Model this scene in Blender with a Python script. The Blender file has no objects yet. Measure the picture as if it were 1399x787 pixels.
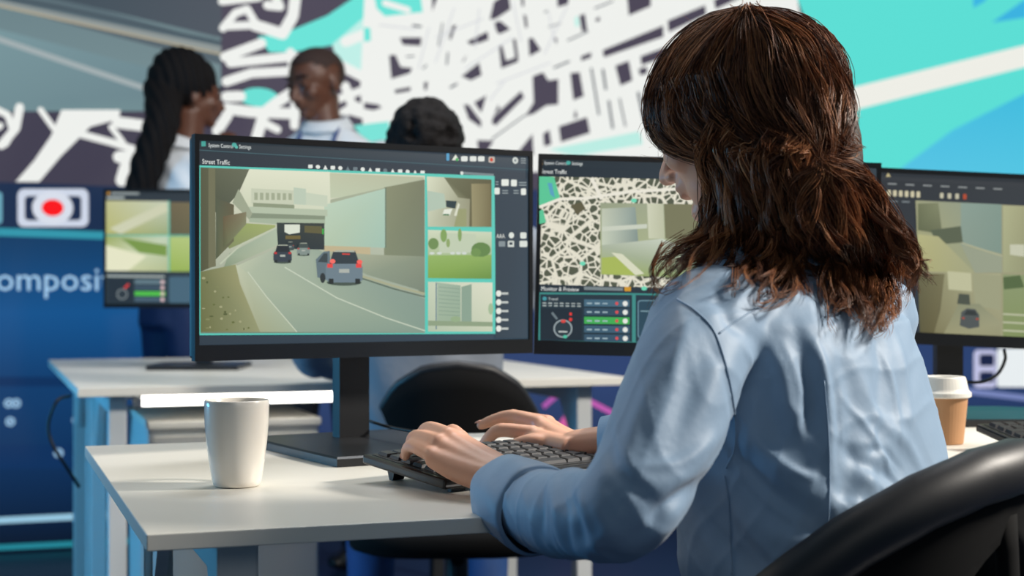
import bpy, bmesh, math, random
import numpy as np
from mathutils import Vector, Matrix
from mathutils.bvhtree import BVHTree

# ------------------------------------------------------------------ camera, world, lights
SC = bpy.context.scene
COL = SC.collection
CAM_H = 0.95
F_PX, CX, CY = 2100.0, 699.5, 393.5

cam = bpy.data.cameras.new('camera')
cam.lens = 36.0 * F_PX / 1399.0
cam.sensor_width = 36.0
cam.clip_start = 0.05
cam_o = bpy.data.objects.new('camera', cam)
COL.objects.link(cam_o)
cam_o.location = (0, 0, CAM_H)
cam_o.rotation_euler = (math.radians(90), 0, 0)
cam.dof.use_dof = True
cam.dof.focus_distance = 1.70
cam.dof.aperture_fstop = 5.8
SC.camera = cam_o

SC.view_settings.view_transform = 'Standard'
SC.view_settings.look = 'None'
SC.view_settings.gamma = 1.0
SC.view_settings.use_curve_mapping = False
SC.view_settings.exposure = 0.0

W = bpy.data.worlds.new('room_ambient')
SC.world = W
W.use_nodes = True
W.node_tree.nodes['Background'].inputs[0].default_value = (0.16, 0.30, 0.42, 1)
W.node_tree.nodes['Background'].inputs[1].default_value = 0.24


def area_light(name, loc, target, size, power, color):
    l = bpy.data.lights.new(name, 'AREA')
    l.shape = 'DISK'
    l.size = size
    l.energy = power
    l.color = color
    o = bpy.data.objects.new(name, l)
    COL.objects.link(o)
    o.location = loc
    d = Vector(target) - Vector(loc)
    o.rotation_euler = d.to_track_quat('-Z', 'Y').to_euler()
    return o


area_light('key_lamp', (2.7, 1.75, 2.55), (0.1, 1.75, 0.85), 0.5, 158, (1.0, 0.93, 0.83))
area_light('overhead_lamp', (-0.35, 2.5, 2.9), (-0.1, 1.9, 0.7), 1.0, 10, (1.0, 0.95, 0.87))
area_light('face_fill', (-1.7, 2.35, 1.9), (0.1, 1.75, 0.95), 0.5, 7, (1.0, 0.88, 0.76))  # warm fill added to brighten the typing woman's face, not a room fixture
area_light('ceiling_lamp', (0.3, 3.3, 3.2), (-0.4, 3.9, 0.7), 1.4, 44, (0.95, 0.97, 1.0))
area_light('front_fill', (0.5, -1.3, 2.1), (-0.1, 1.6, 0.75), 1.2, 6, (1.0, 0.97, 0.93))  # soft fill added behind the camera to lift desk front edge and mug
area_light('blue_leg_fill', (-2.6, 2.7, 0.9), (-0.95, 3.5, 0.4), 0.5, 34, (0.10, 0.55, 1.0))  # added off-frame blue fill that tints the rear desk's left legs

rnd = random.Random(7)

# ------------------------------------------------------------------ helpers


def lin(c):
    c = c / 255.0
    return c / 12.92 if c <= 0.04045 else ((c + 0.055) / 1.055) ** 2.4


def rgb(r, g, b):
    return (lin(r), lin(g), lin(b), 1.0)


def at(px, py, Y):
    return Vector(((px - CX) * Y / F_PX, Y, CAM_H - (py - CY) * Y / F_PX))


MATS = {}


def mat(name, col, rough=0.5, metal=0.0, spec=0.5, bump=None, var=None, coat=0.0, sheen=0.0, emit=None, sss=0.0):
    if name in MATS:
        return MATS[name]
    m = bpy.data.materials.new(name)
    m.use_nodes = True
    nt = m.node_tree
    b = nt.nodes['Principled BSDF']
    b.inputs['Base Color'].default_value = col
    b.inputs['Roughness'].default_value = rough
    b.inputs['Metallic'].default_value = metal
    b.inputs['Specular IOR Level'].default_value = spec
    b.inputs['Coat Weight'].default_value = coat
    b.inputs['Sheen Weight'].default_value = sheen
    if sss:
        b.inputs['Subsurface Weight'].default_value = sss
        b.inputs['Subsurface Radius'].default_value = (0.012, 0.005, 0.003)
        b.inputs['Subsurface Scale'].default_value = 0.5
    if emit:
        b.inputs['Emission Color'].default_value = emit[0]
        b.inputs['Emission Strength'].default_value = emit[1]
    tc = nt.nodes.new('ShaderNodeTexCoord')
    if var:
        n = nt.nodes.new('ShaderNodeTexNoise')
        n.inputs['Scale'].default_value = var[0]
        n.inputs['Detail'].default_value = 4
        nt.links.new(tc.outputs['Object'], n.inputs['Vector'])
        mx = nt.nodes.new('ShaderNodeMix')
        mx.data_type = 'RGBA'
        mx.inputs['A'].default_value = tuple(c * (1 - var[1]) for c in col[:3]) + (1,)
        mx.inputs['B'].default_value = tuple(min(1, c * (1 + var[1])) for c in col[:3]) + (1,)
        nt.links.new(n.outputs['Fac'], mx.inputs['Factor'])
        nt.links.new(mx.outputs['Result'], b.inputs['Base Color'])
    if bump:
        n2 = nt.nodes.new('ShaderNodeTexNoise')
        n2.inputs['Scale'].default_value = bump[0]
        n2.inputs['Detail'].default_value = 5
        nt.links.new(tc.outputs['Object'], n2.inputs['Vector'])
        bp = nt.nodes.new('ShaderNodeBump')
        bp.inputs['Strength'].default_value = bump[1]
        bp.inputs['Distance'].default_value = bump[2]
        nt.links.new(n2.outputs['Fac'], bp.inputs['Height'])
        nt.links.new(bp.outputs['Normal'], b.inputs['Normal'])
    MATS[name] = m
    return m


def screen_mat(name, strength=1.0):
    if name in MATS:
        return MATS[name]
    m = bpy.data.materials.new(name)
    m.use_nodes = True
    nt = m.node_tree
    b = nt.nodes['Principled BSDF']
    b.inputs['Base Color'].default_value = (0.006, 0.006, 0.008, 1)
    b.inputs['Roughness'].default_value = 0.6
    b.inputs['Specular IOR Level'].default_value = 0.15
    a = nt.nodes.new('ShaderNodeAttribute')
    a.attribute_name = 'Col'
    nt.links.new(a.outputs['Color'], b.inputs['Emission Color'])
    b.inputs['Emission Strength'].default_value = strength
    MATS[name] = m
    return m


def obj(name, V, F, m, parent=None, world=False, smooth=False, cols=None):
    me = bpy.data.meshes.new(name)
    if world and parent is not None:
        r = parent
        while r.parent:
            r = r.parent
        L = r.location
        V = [(v[0] - L[0], v[1] - L[1], v[2] - L[2]) for v in V]
    me.from_pydata([tuple(v) for v in V], [], [tuple(f) for f in F])
    if m:
        me.materials.append(m)
    if smooth:
        me.polygons.foreach_set('use_smooth', [True] * len(me.polygons))
    if cols is not None:
        ca = me.color_attributes.new('Col', 'FLOAT_COLOR', 'POINT')
        ca.data.foreach_set('color', [x for c in cols for x in c])
    me.update()
    o = bpy.data.objects.new(name, me)
    COL.objects.link(o)
    o.parent = parent
    return o


def thing(name, label, cat, loc=(0, 0, 0), rotz=0.0, group=None):
    o = bpy.data.objects.new(name, None)
    COL.objects.link(o)
    o.empty_display_size = 0.05
    o.location = loc
    o.rotation_euler = (0, 0, rotz)
    o['label'] = label
    o['category'] = cat
    if group:
        o['group'] = group
    return o


def tag(o, label, cat, group=None):
    o['label'] = label
    o['category'] = cat
    if group:
        o['group'] = group
    return o


def join(*ps):
    V, F = [], []
    for v, f in ps:
        k = len(V)
        V.extend(v)
        F.extend([tuple(i + k for i in q) for q in f])
    return V, F


def xf(p, M):
    return [M @ Vector(v) for v in p[0]], p[1]


def rbox(x0, x1, y0, y1, z0, z1, r=0.0, seg=2):
    """bevelled box"""
    bm = bmesh.new()
    bmesh.ops.create_cube(bm, size=1)
    for v in bm.verts:
        v.co = Vector(((x0 + x1) / 2 + v.co.x * (x1 - x0), (y0 + y1) / 2 + v.co.y * (y1 - y0), (z0 + z1) / 2 + v.co.z * (z1 - z0)))
    if r > 0:
        bmesh.ops.bevel(bm, geom=list(bm.edges), offset=r, segments=seg, affect='EDGES', profile=0.5)
    V = [v.co.copy() for v in bm.verts]
    bm.verts.index_update()
    F = [tuple(v.index for v in f.verts) for f in bm.faces]
    bm.free()
    return V, F


def ellipsoid(c, rx, ry, rz, ax=None, sub=3):
    bm = bmesh.new()
    bmesh.ops.create_icosphere(bm, subdivisions=sub, radius=1)
    if ax is None:
        ax = (Vector((1, 0, 0)), Vector((0, 1, 0)), Vector((0, 0, 1)))
    c = Vector(c)
    V = [c + ax[0] * v.co.x * rx + ax[1] * v.co.y * ry + ax[2] * v.co.z * rz for v in bm.verts]
    bm.verts.index_update()
    F = [tuple(v.index for v in f.verts) for f in bm.faces]
    bm.free()
    return V, F


def loft(rings, close=True):
    n = len(rings[0])
    V = [v for r in rings for v in r]
    F = []
    for i in range(len(rings) - 1):
        for j in range(n):
            a, b = i * n + j, i * n + (j + 1) % n
            F.append((a, b, b + n, a + n))
    if close:
        F.append(tuple(range(n))[::-1])
        F.append(tuple(range((len(rings) - 1) * n, len(rings) * n)))
    return V, F


def crom(pts, n):
    """Catmull-Rom resample, points any dimension"""
    P = np.array([list(p) for p in pts], float)
    if len(P) < 3:
        t = np.linspace(0, 1, n)[:, None]
        return P[0] * (1 - t) + P[-1] * t
    P = np.vstack([2 * P[0] - P[1], P, 2 * P[-1] - P[-2]])
    m = len(P) - 3
    u = np.linspace(0, m - 1e-6, n)
    i = u.astype(int)
    t = (u - i)[:, None]
    a, b, c, d = P[i], P[i + 1], P[i + 2], P[i + 3]
    return 0.5 * (2 * b + (c - a) * t + (2 * a - 5 * b + 4 * c - d) * t ** 2 + (3 * b - a - 3 * c + d) * t ** 3)


def tube(pts, radii, seg=12, n=None, flat=None, caps=True):
    """tube along a path; radii per control point; flat=(vector, factor) squashes the section along a vector"""
    P = np.array([list(p) for p in pts], float)
    R = np.array(radii if hasattr(radii, '__len__') else [radii] * len(P), float)
    if n:
        PR = crom(np.hstack([P, R[:, None]]), n)
        P, R = PR[:, :3], PR[:, 3]
    rings = []
    up = None
    for i in range(len(P)):
        d = Vector(P[min(i + 1, len(P) - 1)] - P[max(i - 1, 0)]).normalized()
        if up is None:
            up = Vector((0, 0, 1)) if abs(d.z) < 0.9 else Vector((1, 0, 0))
        s = d.cross(up).normalized()
        up = s.cross(d).normalized()
        c = Vector(P[i])
        ring = []
        for k in range(seg):
            a = 2 * math.pi * k / seg
            o = s * math.cos(a) * R[i] + up * math.sin(a) * R[i]
            if flat:
                fv = flat[0].normalized()
                o -= fv * o.dot(fv) * (1 - flat[1])
            ring.append(c + o)
        rings.append(ring)
    return loft(rings, caps)


def round_tube(pts, radii, seg=12, n=None):
    """tube with rounded ends"""
    P = [Vector(p) for p in pts]
    r = list(radii)
    a, b = P[0], P[-1]
    p = tube(P, r, seg, n)
    return join(p, ellipsoid(a, r[0], r[0], r[0], sub=2), ellipsoid(b, r[-1], r[-1], r[-1], sub=2))


def lathe(prof, seg=40, c=(0, 0, 0)):
    rings = []
    for r, z in prof:
        rings.append([Vector((c[0] + r * math.cos(2 * math.pi * k / seg), c[1] + r * math.sin(2 * math.pi * k / seg), c[2] + z)) for k in range(seg)])
    return loft(rings, True)


def remesh(parts, voxel, smooth_it=4, fac=0.5):
    V, F = join(*parts)
    me = bpy.data.meshes.new('tmp')
    me.from_pydata([tuple(v) for v in V], [], F)
    bm = bmesh.new()
    bm.from_mesh(me)
    bmesh.ops.recalc_face_normals(bm, faces=bm.faces)
    bm.to_mesh(me)
    bm.free()
    o = bpy.data.objects.new('tmp', me)
    COL.objects.link(o)
    r = o.modifiers.new('r', 'REMESH')
    r.mode = 'VOXEL'
    r.voxel_size = voxel
    if smooth_it:
        s = o.modifiers.new('s', 'SMOOTH')
        s.factor = fac
        s.iterations = smooth_it
    dg = bpy.context.evaluated_depsgraph_get()
    ev = o.evaluated_get(dg)
    m2 = ev.to_mesh()
    n = len(m2.vertices)
    co = np.empty(n * 3)
    m2.vertices.foreach_get('co', co)
    co = co.reshape(-1, 3)
    nr = np.empty(n * 3)
    m2.vertices.foreach_get('normal', nr)
    nr = nr.reshape(-1, 3)
    F = [tuple(p.vertices) for p in m2.polygons]
    ev.to_mesh_clear()
    bpy.data.objects.remove(o)
    bpy.data.meshes.remove(me)
    return co, nr, F


def ray(bvh, px, py):
    o = Vector((0, 0, CAM_H))
    d = (at(px, py, 1.0) - o).normalized()
    return bvh.ray_cast(o, d, 20)


# ------------------------------------------------------------------ flat pictures (screens)
class Canvas:
    """Coloured flat shapes on one plane: the picture a screen shows."""

    def __init__(s, O, ux, uy):
        s.O, s.ux, s.uy = Vector(O), Vector(ux).normalized(), Vector(uy).normalized()
        s.n = s.ux.cross(s.uy).normalized()
        s.V, s.F, s.C, s.k = [], [], [], 0
        s.eps = 0.00003

    def uv(s, px, py):
        o = Vector((0, 0, CAM_H))
        d = at(px, py, 1.0) - o
        t = (s.O - o).dot(s.n) / d.dot(s.n)
        q = o + d * t - s.O
        return (q.dot(s.ux), q.dot(s.uy))

    def raw(s, pts, col, lift=True):
        if lift:
            s.k += 1
        z = s.k * s.eps
        b = len(s.V)
        many = isinstance(col[0], (tuple, list))
        for i, (u, v) in enumerate(pts):
            s.V.append(s.O + s.ux * u + s.uy * v + s.n * z)
            s.C.append(rgb(*(col[i] if many else col)))
        area = sum(pts[i][0] * pts[(i + 1) % len(pts)][1] - pts[(i + 1) % len(pts)][0] * pts[i][1] for i in range(len(pts)))
        idx = list(range(b, b + len(pts)))
        s.F.append(tuple(idx if area > 0 else idx[::-1]))

    def poly(s, pts, col):
        s.raw([s.uv(*p) for p in pts], col)

    def scale(s, p):
        a, b = s.uv(*p), s.uv(p[0], p[1] + 1)
        return math.hypot(a[0] - b[0], a[1] - b[1])

    def line(s, pts, w, col, caps=True):
        q = [s.uv(*p) for p in pts]
        sc = s.scale(pts[0])
        h = w * sc / 2
        s.k += 1
        for i in range(len(q) - 1):
            (x0, y0), (x1, y1) = q[i], q[i + 1]
            L = math.hypot(x1 - x0, y1 - y0) or 1e-9
            nx, ny = -(y1 - y0) / L * h, (x1 - x0) / L * h
            s.raw([(x0 + nx, y0 + ny), (x0 - nx, y0 - ny), (x1 - nx, y1 - ny), (x1 + nx, y1 + ny)], col, False)
        if caps and w > 3:
            s.k += 1
            for (x, y) in q:
                s.raw([(x + h * math.cos(a * math.pi / 5), y + h * math.sin(a * math.pi / 5)) for a in range(10)], col, False)

    def disc(s, p, rx, ry, col, n=20, rot=0.0):
        u, v = s.uv(*p)
        sc = s.scale(p)
        cr, sr = math.cos(rot), math.sin(rot)
        pts = []
        for k in range(n):
            a = 2 * math.pi * k / n
            x, y = rx * sc * math.cos(a), ry * sc * math.sin(a)
            pts.append((u + x * cr - y * sr, v + x * sr + y * cr))
        s.raw(pts, col)

    def rrect(s, x0, y0, x1, y1, r, col):
        pts = []
        for cx, cy, a0 in ((x1 - r, y1 - r, 0), (x0 + r, y1 - r, 90), (x0 + r, y0 + r, 180), (x1 - r, y0 + r, 270)):
            for k in range(5):
                a = math.radians(a0 + k * 22.5)
                pts.append((cx + r * math.cos(a), cy + r * math.sin(a)))
        s.poly(pts, col)

    def text(s, txt, p, h, col, tall=1.0):
        """letters with their baseline-left corner at p, cap height h pixels"""
        u, v = s.uv(*p)
        sc = s.scale(p) * h / 0.7
        cu = bpy.data.curves.new('t', 'FONT')
        cu.body = txt
        cu.resolution_u = 2
        o = bpy.data.objects.new('t', cu)
        COL.objects.link(o)
        dg = bpy.context.evaluated_depsgraph_get()
        ev = o.evaluated_get(dg)
        me = ev.to_mesh()
        s.k += 1
        b = len(s.V)
        for w in me.vertices:
            s.V.append(s.O + s.ux * (u + w.co.x * sc) + s.uy * (v + w.co.y * sc * tall) + s.n * s.k * s.eps)
            s.C.append(rgb(*col))
        for f in me.polygons:
            s.F.append(tuple(b + i for i in f.vertices))
        ev.to_mesh_clear()
        bpy.data.objects.remove(o)
        bpy.data.curves.remove(cu)

    def build(s, name, m, parent):
        return obj(name, s.V, s.F, m, parent, world=True, cols=s.C)


# ------------------------------------------------------------------ materials
M_desk = mat('white_laminate', rgb(226, 222, 212), 0.38, var=(3, 0.03), bump=(260, 0.05, 0.0006))
M_desk_edge = mat('laminate_edge', rgb(205, 202, 196), 0.5, var=(6, 0.03))
M_metal_white = mat('white_powder_coat', rgb(205, 208, 208), 0.45, bump=(400, 0.1, 0.0005))
M_black = mat('black_plastic', rgb(24, 25, 28), 0.42, bump=(600, 0.08, 0.0005))
M_black_gloss = mat('black_satin_plastic', rgb(20, 21, 24), 0.28)
M_base = mat('black_painted_steel', rgb(28, 29, 32), 0.33, bump=(900, 0.06, 0.0004))
M_key = mat('keycap_plastic', rgb(34, 35, 40), 0.45)
M_silver = mat('silver_trim', rgb(170, 172, 175), 0.3, metal=0.8)
M_floor = mat('blue_grey_floor', rgb(26, 44, 70), 0.35, var=(2.5, 0.15), bump=(30, 0.05, 0.002))
M_wall = mat('dark_wall_paint', rgb(30, 40, 60), 0.7, var=(2, 0.08))
M_ceramic = mat('white_ceramic', rgb(240, 234, 224), 0.22, coat=0.4, var=(8, 0.015))
M_coffee = mat('coffee', rgb(50, 30, 18), 0.15, var=(20, 0.1))
M_kraft = mat('kraft_paper', rgb(178, 132, 92), 0.65, var=(14, 0.05), bump=(200, 0.08, 0.0005))
M_lid = mat('white_lid_plastic', rgb(222, 219, 212), 0.4, var=(6, 0.02))
M_chair = mat('black_chair_fabric', rgb(9, 9, 10), 0.9, spec=0.2, bump=(900, 0.2, 0.0006))
M_chair_rim = mat('black_chair_rim', rgb(36, 36, 39), 0.48, bump=(300, 0.1, 0.0006))
M_skin = mat('fair_skin', rgb(222, 166, 138), 0.46, var=(22, 0.06), bump=(190, 0.12, 0.0008), sss=0.12)
M_skin_dark = mat('deep_brown_skin', rgb(92, 56, 40), 0.45, var=(12, 0.08))
M_shirt = mat('light_blue_cotton', rgb(134, 160, 187), 0.55, spec=0.35, var=(5, 0.035), bump=(20, 0.25, 0.006), sheen=0.15)
M_shirt_white = mat('white_cotton', rgb(214, 218, 222), 0.7, var=(5, 0.03), bump=(60, 0.3, 0.003))
M_shirt_grey = mat('grey_cotton', rgb(120, 128, 140), 0.7, var=(5, 0.04), bump=(60, 0.3, 0.003))
M_navy = mat('navy_cloth', rgb(24, 36, 74), 0.75, var=(6, 0.08))
M_jeans = mat('blue_denim', rgb(36, 72, 128), 0.8, var=(30, 0.12), bump=(300, 0.2, 0.001))
M_trouser = mat('dark_trouser_cloth', rgb(34, 36, 44), 0.8, var=(10, 0.08))
M_shoe = mat('black_shoe_leather', rgb(20, 20, 22), 0.4, var=(10, 0.05))
M_hair_black = mat('black_hair', rgb(15, 12, 13), 0.75, spec=0.2, bump=(160, 0.9, 0.006), var=(40, 0.2))
M_eye = mat('eye_white', rgb(225, 222, 215), 0.2, var=(10, 0.02))
M_iris = mat('dark_iris', rgb(50, 32, 22), 0.2, var=(10, 0.1))
M_lip = mat('lip', rgb(170, 92, 84), 0.45, var=(20, 0.05))
M_nail = mat('nail', rgb(226, 172, 156), 0.3, var=(10, 0.02))
M_tie = mat('dark_elastic', rgb(22, 24, 34), 0.6, var=(10, 0.1))
M_lanyard = mat('blue_lanyard', rgb(60, 80, 130), 0.6, var=(10, 0.1))
M_led = mat('led_tube_glow', rgb(255, 250, 238), 0.3, emit=((1.0, 0.98, 0.93, 1), 4.0))
M_cable = mat('cable_rubber', rgb(14, 15, 18), 0.5, var=(10, 0.1))
M_screen = screen_mat('monitor_picture', 1.0)
M_wallscreen = screen_mat('video_wall_picture', 1.0)
M_dim = screen_mat('dim_monitor_picture', 0.8)

# ------------------------------------------------------------------ setting
AX = Vector((0.944, 0.330, 0)).normalized()       # along desks and video wall
DP = Vector((-AX.y, AX.x, 0))                     # away, into the room
ANG = math.atan2(AX.y, AX.x)

p0 = Vector((-1.83, 5.5, 0))
fl = [Vector((0, 0, 0)) + AX * a + DP * b for a, b in ((-4, -1.5), (7, -1.5), (7, 6.6), (-4, 6.6))]
o = obj('floor', [v + Vector((0, 0, -0.05)) for v in fl] + fl, [(3, 2, 1, 0), (4, 5, 6, 7), (0, 1, 5, 4), (1, 2, 6, 5), (2, 3, 7, 6), (3, 0, 4, 7)], M_floor)
o['kind'] = 'structure'
wa = [p0 + DP * 0.06 + AX * a + DP * b for a, b in ((-2.2, 0), (7, 0), (7, 0.12), (-2.2, 0.12))]
o = obj('wall_back', wa + [v + Vector((0, 0, 3.4)) for v in wa], [(3, 2, 1, 0), (4, 5, 6, 7), (0, 1, 5, 4), (1, 2, 6, 5), (2, 3, 7, 6), (3, 0, 4, 7)], M_wall)
o['kind'] = 'structure'

# ------------------------------------------------------------------ video wall
vw = thing('video_wall', 'giant glowing LED wall showing a city road map and control icons', 'screen', p0)
cab = join(*[([p0 + AX * a + DP * b + Vector((0, 0, z)) for z in (0.0, 3.2) for a, b in ((-2.0, 0.002), (6.8, 0.002), (6.8, 0.055), (-2.0, 0.055))],
             [(3, 2, 1, 0), (4, 5, 6, 7), (0, 1, 5, 4), (1, 2, 6, 5), (2, 3, 7, 6), (3, 0, 4, 7)])])
obj('cabinet', cab[0], cab[1], M_black, vw, world=True)


def wall_canvas(off):
    return Canvas(p0 - DP * off, AX, Vector((0, 0, 1)))


WHITE = (238, 240, 236)
CYAN = (92, 222, 212)
DARK = (74, 68, 84)
# plain panels of the wall, in wall metres
m2u = 1.345
c = wall_canvas(0.001)
u302 = c.uv(302, 100)[0]
v150l, v150r = c.uv(0, 150)[1], c.uv(300, 152)[1]
uTop, _ = c.uv(1086, 0)
uBot, _ = c.uv(1098, 60)
c.raw([(-2.0, m2u), (uBot + 0.35, m2u), (uTop - 0.45, 3.2), (-2.0, 3.2)], DARK)
c.raw([(uBot + 0.35, m2u), (6.8, m2u), (6.8, 3.2), (uTop - 0.45, 3.2)], CYAN)
# road feed, upper left
c.raw([(-2.0, v150l - 0.01), (u302, v150l - 0.01), (u302, 3.2), (-2.0, 3.2)], [(112, 140, 146), (118, 142, 146), (62, 76, 88), (70, 92, 104)])
c.poly([(-60, -10), (60, -10), (302, 60), (302, 88), (0, 8), (-60, -6)], [(86, 104, 112)] * 3 + [(82, 96, 104)] * 3)
c.line([(-40, -4), (80, 22), (200, 47), (302, 68)], 9, (142, 150, 148), False)
c.line([(-40, -1), (80, 26), (200, 52), (302, 74)], 3, (176, 166, 140), False)
c.line([(-40, -12), (80, 10), (200, 36), (302, 58)], 4, (60, 74, 84), False)
c.poly([(-40, 30), (302, 118), (302, 152), (-40, 152)], [(120, 150, 156), (104, 130, 138), (110, 138, 142), (112, 140, 146)])
c.line([(-40, 40), (0, 54), (100, 88), (208, 124), (302, 155)], 8, (160, 172, 174), False)
c.poly([(-60, -40), (303, -40), (303, 52), (120, 8), (0, -18)], [(58, 72, 82), (74, 80, 90), (76, 84, 94), (64, 78, 88), (60, 74, 84)])
c.build('road_feed_image', M_wallscreen, vw)

c = wall_canvas(0.0035)


def z1(pts):
    return [(x / 2.798, y / 2.798) for x, y in pts]


def z7(pts):
    return [(500 + x / 3.4975, y / 3.4975) for x, y in pts]


# left lower strip of the map
c.poly([(-300, 152), (303, 152), (303, 260), (-300, 238)], (66, 62, 78))
c.poly(z1([(235, 420), (460, 420), (455, 455), (345, 485), (230, 600), (150, 695), (60, 695), (130, 615), (195, 520)]), WHITE)
for pts, w in (([(280, 505), (430, 545), (525, 575)], 28), ([(425, 485), (470, 545)], 22), ([(450, 468), (548, 480)], 44),
               ([(155, 420), (205, 490)], 22), ([(-10, 420), (30, 440), (50, 500), (20, 550)], 26), ([(75, 410), (60, 490), (5, 555)], 32),
               ([(455, 600), (500, 600), (480, 640), (465, 690)], 46), ([(-200, 470), (-60, 520), (0, 480)], 26), ([(-300, 640), (-100, 560)], 30)):
    c.line(z1(pts), w / 2.798, WHITE)
# left of the big map: dark blocks, white roads
c.poly(z1([(985, 140), (1080, 130), (1250, 60), (1399, -40), (1500, -40), (1480, 120), (1399, 150), (1200, 185), (1110, 200), (1030, 200)]), (104, 226, 214))
c.poly(z1([(1270, 170), (1399, 60), (1500, 60), (1500, 330), (1399, 300), (1290, 250)]), (190, 238, 230))
c.disc((990 / 2.798, 372 / 2.798), 27, 13, (104, 222, 210))
for pts, w in (([(852, 108), (900, 50), (945, 35), (980, 95), (868, 100)], 30), ([(970, 95), (1080, 130), (1120, 60), (1130, -20)], 44),
               ([(1022, 20), (1070, 25), (1050, -20)], 34), ([(848, 5), (990, -10)], 30), ([(860, 218), (1000, 165)], 38), ([(880, 240), (1130, 215)], 36),
               ([(865, 312), (960, 280), (1112, 272)], 36), ([(865, 370), (920, 368)], 40), ([(865, 415), (960, 428), (1130, 435)], 42),
               ([(980, 530), (1010, 430), (1060, 390), (1115, 355)], 42), ([(1000, 465), (1060, 495)], 30), ([(830, 500), (870, 440)], 40),
               ([(1290, 245), (1399, 300), (1480, 320)], 40), ([(1320, 330), (1345, 400), (1420, 430)], 36), ([(1290, 380), (1399, 340)], 30),
               ([(1250, 480), (1330, 420), (1399, 440)], 34), ([(1110, 200), (1130, 330), (1125, 480)], 34), ([(1180, 500), (1280, 440)], 30),
               ([(1320, 160), (1420, 120)], 40), ([(1399, 210), (1500, 230)], 36)):
    c.line(z1(pts), w / 2.798, WHITE)
# centre of the big map: mostly white streets, dark and cyan blocks
c.poly([(500, -60), (1070, -60), (1088, -10), (1098, 60), (1130, 235), (500, 235), (492, 120)], WHITE)
c.poly(z7([(30, -60), (255, -60), (270, 58), (90, 78), (50, 40)]), (104, 226, 214))
c.line(z7([(90, 15), (200, 48)]), 9, WHITE)
c.poly(z7([(-10, 130), (20, 135), (22, 195), (-10, 200)]), (104, 226, 214))
c.poly(z7([(-60, 600), (110, 580), (110, 700), (0, 690)]), (120, 226, 214))
c.poly(z7([(870, 715), (1305, 628), (1322, 690), (1000, 745)]), (186, 236, 226))
c.poly(z7([(995, 85), (1010, 75), (1020, 120), (1000, 130)]), (190, 240, 230))
DARKS = [
    [(590, 95), (610, 10), (680, -40), (690, 45), (620, 90)], [(910, -40), (970, -40), (965, 20), (915, 35)],
    [(1245, -30), (1360, -30), (1360, 30), (1255, 75)], [(1130, 240), (1420, 122), (1420, 176), (1135, 275)],
    [(1440, 100), (1620, 25), (1625, 70), (1445, 155)], [(1660, 0), (1800, -60), (1810, -20), (1670, 45)],
    [(1310, 270), (1430, 225), (1430, 275), (1315, 312)], [(1460, 215), (1600, 160), (1605, 205), (1465, 262)],
    [(1190, 315), (1255, 290), (1272, 385), (1215, 410)], [(1300, 330), (1340, 318), (1345, 350), (1310, 362)],
    [(975, 350), (1020, 345), (1040, 460), (990, 480)],
    [(795, 365), (845, 345), (870, 385), (918, 378), (918, 500), (860, 505), (800, 545), (760, 555), (800, 490)],
    [(605, 560), (740, 435), (755, 465), (620, 600), (600, 590)], [(515, 490), (575, 455), (550, 540)],
    [(465, 500), (490, 500), (550, 580), (550, 610), (490, 570)], [(920, 605), (1055, 560), (1070, 635), (930, 680)],
    [(845, 640), (875, 620), (885, 690), (850, 700)], [(530, 670), (610, 672), (580, 720), (535, 720)],
    [(715, 740), (795, 640), (800, 740)], [(455, 365), (540, 300), (552, 360), (500, 385)],
    [(635, 225), (650, 215), (668, 290), (720, 272), (728, 295), (645, 328)], [(700, 190), (715, 185), (728, 280), (714, 290)],
    [(775, 185), (795, 180), (835, 240), (780, 270)], [(160, 180), (265, 180), (260, 220), (175, 215)],
    [(110, 265), (140, 262), (165, 320), (220, 325), (210, 350), (120, 378)], [(135, 430), (212, 415), (212, 435), (140, 448)],
    [(275, 395), (295, 390), (290, 430), (278, 432)], [(-10, 490), (60, 500), (75, 515), (35, 528), (-10, 520)],
    [(480, 200), (580, 150), (585, 190), (545, 205), (500, 215)], [(612, 108), (640, 100), (690, 140), (635, 165), (622, 150)],
    [(750, 70), (765, 75), (772, 130), (760, 135)], [(1018, 75), (1045, 66), (1056, 150), (1030, 150)],
    [(395, 185), (410, 125), (432, 118), (405, 192)], [(1025, 270), (1075, 250), (1075, 275), (1028, 292)],
    [(455, 300), (480, 260), (470, 290)], [(740, -20), (752, -20), (755, 30), (742, 30)], [(315, -20), (345, -20), (315, 55)],
    [(640, 520), (610, 550), (630, 500)], [(1095, 90), (1115, 80), (1116, 100), (1098, 105)],
    [(895, 180), (912, 182), (910, 215)], [(1480, 320), (1560, 290), (1580, 380), (1500, 400)],
    [(1000, 520), (1010, 560), (990, 565)]]
for d in DARKS:
    c.poly(z7(d), DARK)
for a, b, w in (((1075, 325), (1112, 550), 3), ((1130, 330), (1145, 430), 3.5), ((1158, 480), (1178, 615), 3.5), ((1210, 470), (1238, 605), 2.5),
                ((1298, 440), (1328, 580), 4), ((895, 325), (972, 293), 2.5), ((345, 220), (365, 110), 2), ((600, 665), (760, 550), 2),
                ((960, 195), (1060, 150), 2), ((1090, 42), (1180, 5), 2), ((270, 330), (290, 310), 2), ((390, 250), (385, 310), 2.5),
                ((400, 420), (435, 400), 3), ((870, 130), (930, 112), 1.5), ((850, 60), (868, 52), 2), ((190, 272), (230, 268), 2), ((220, 122), (265, 128), 3)):
    c.line(z7([a, b]), w, (70, 78, 92), False)
for a, b in (((300, 130), (250, 330)), ((420, 40), (330, 300)), ((540, 40), (520, 230)), ((700, 10), (740, 200)), ((870, 60), (900, 200)), ((960, 30), (850, 260)),
             ((470, 330), (700, 180)), ((330, 180), (560, 90)), ((60, 120), (240, 140)), ((620, 400), (880, 300)), ((660, 390), (590, 480))):
    c.line(z7([a, b]), 1.6, (206, 208, 214), False)
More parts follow.
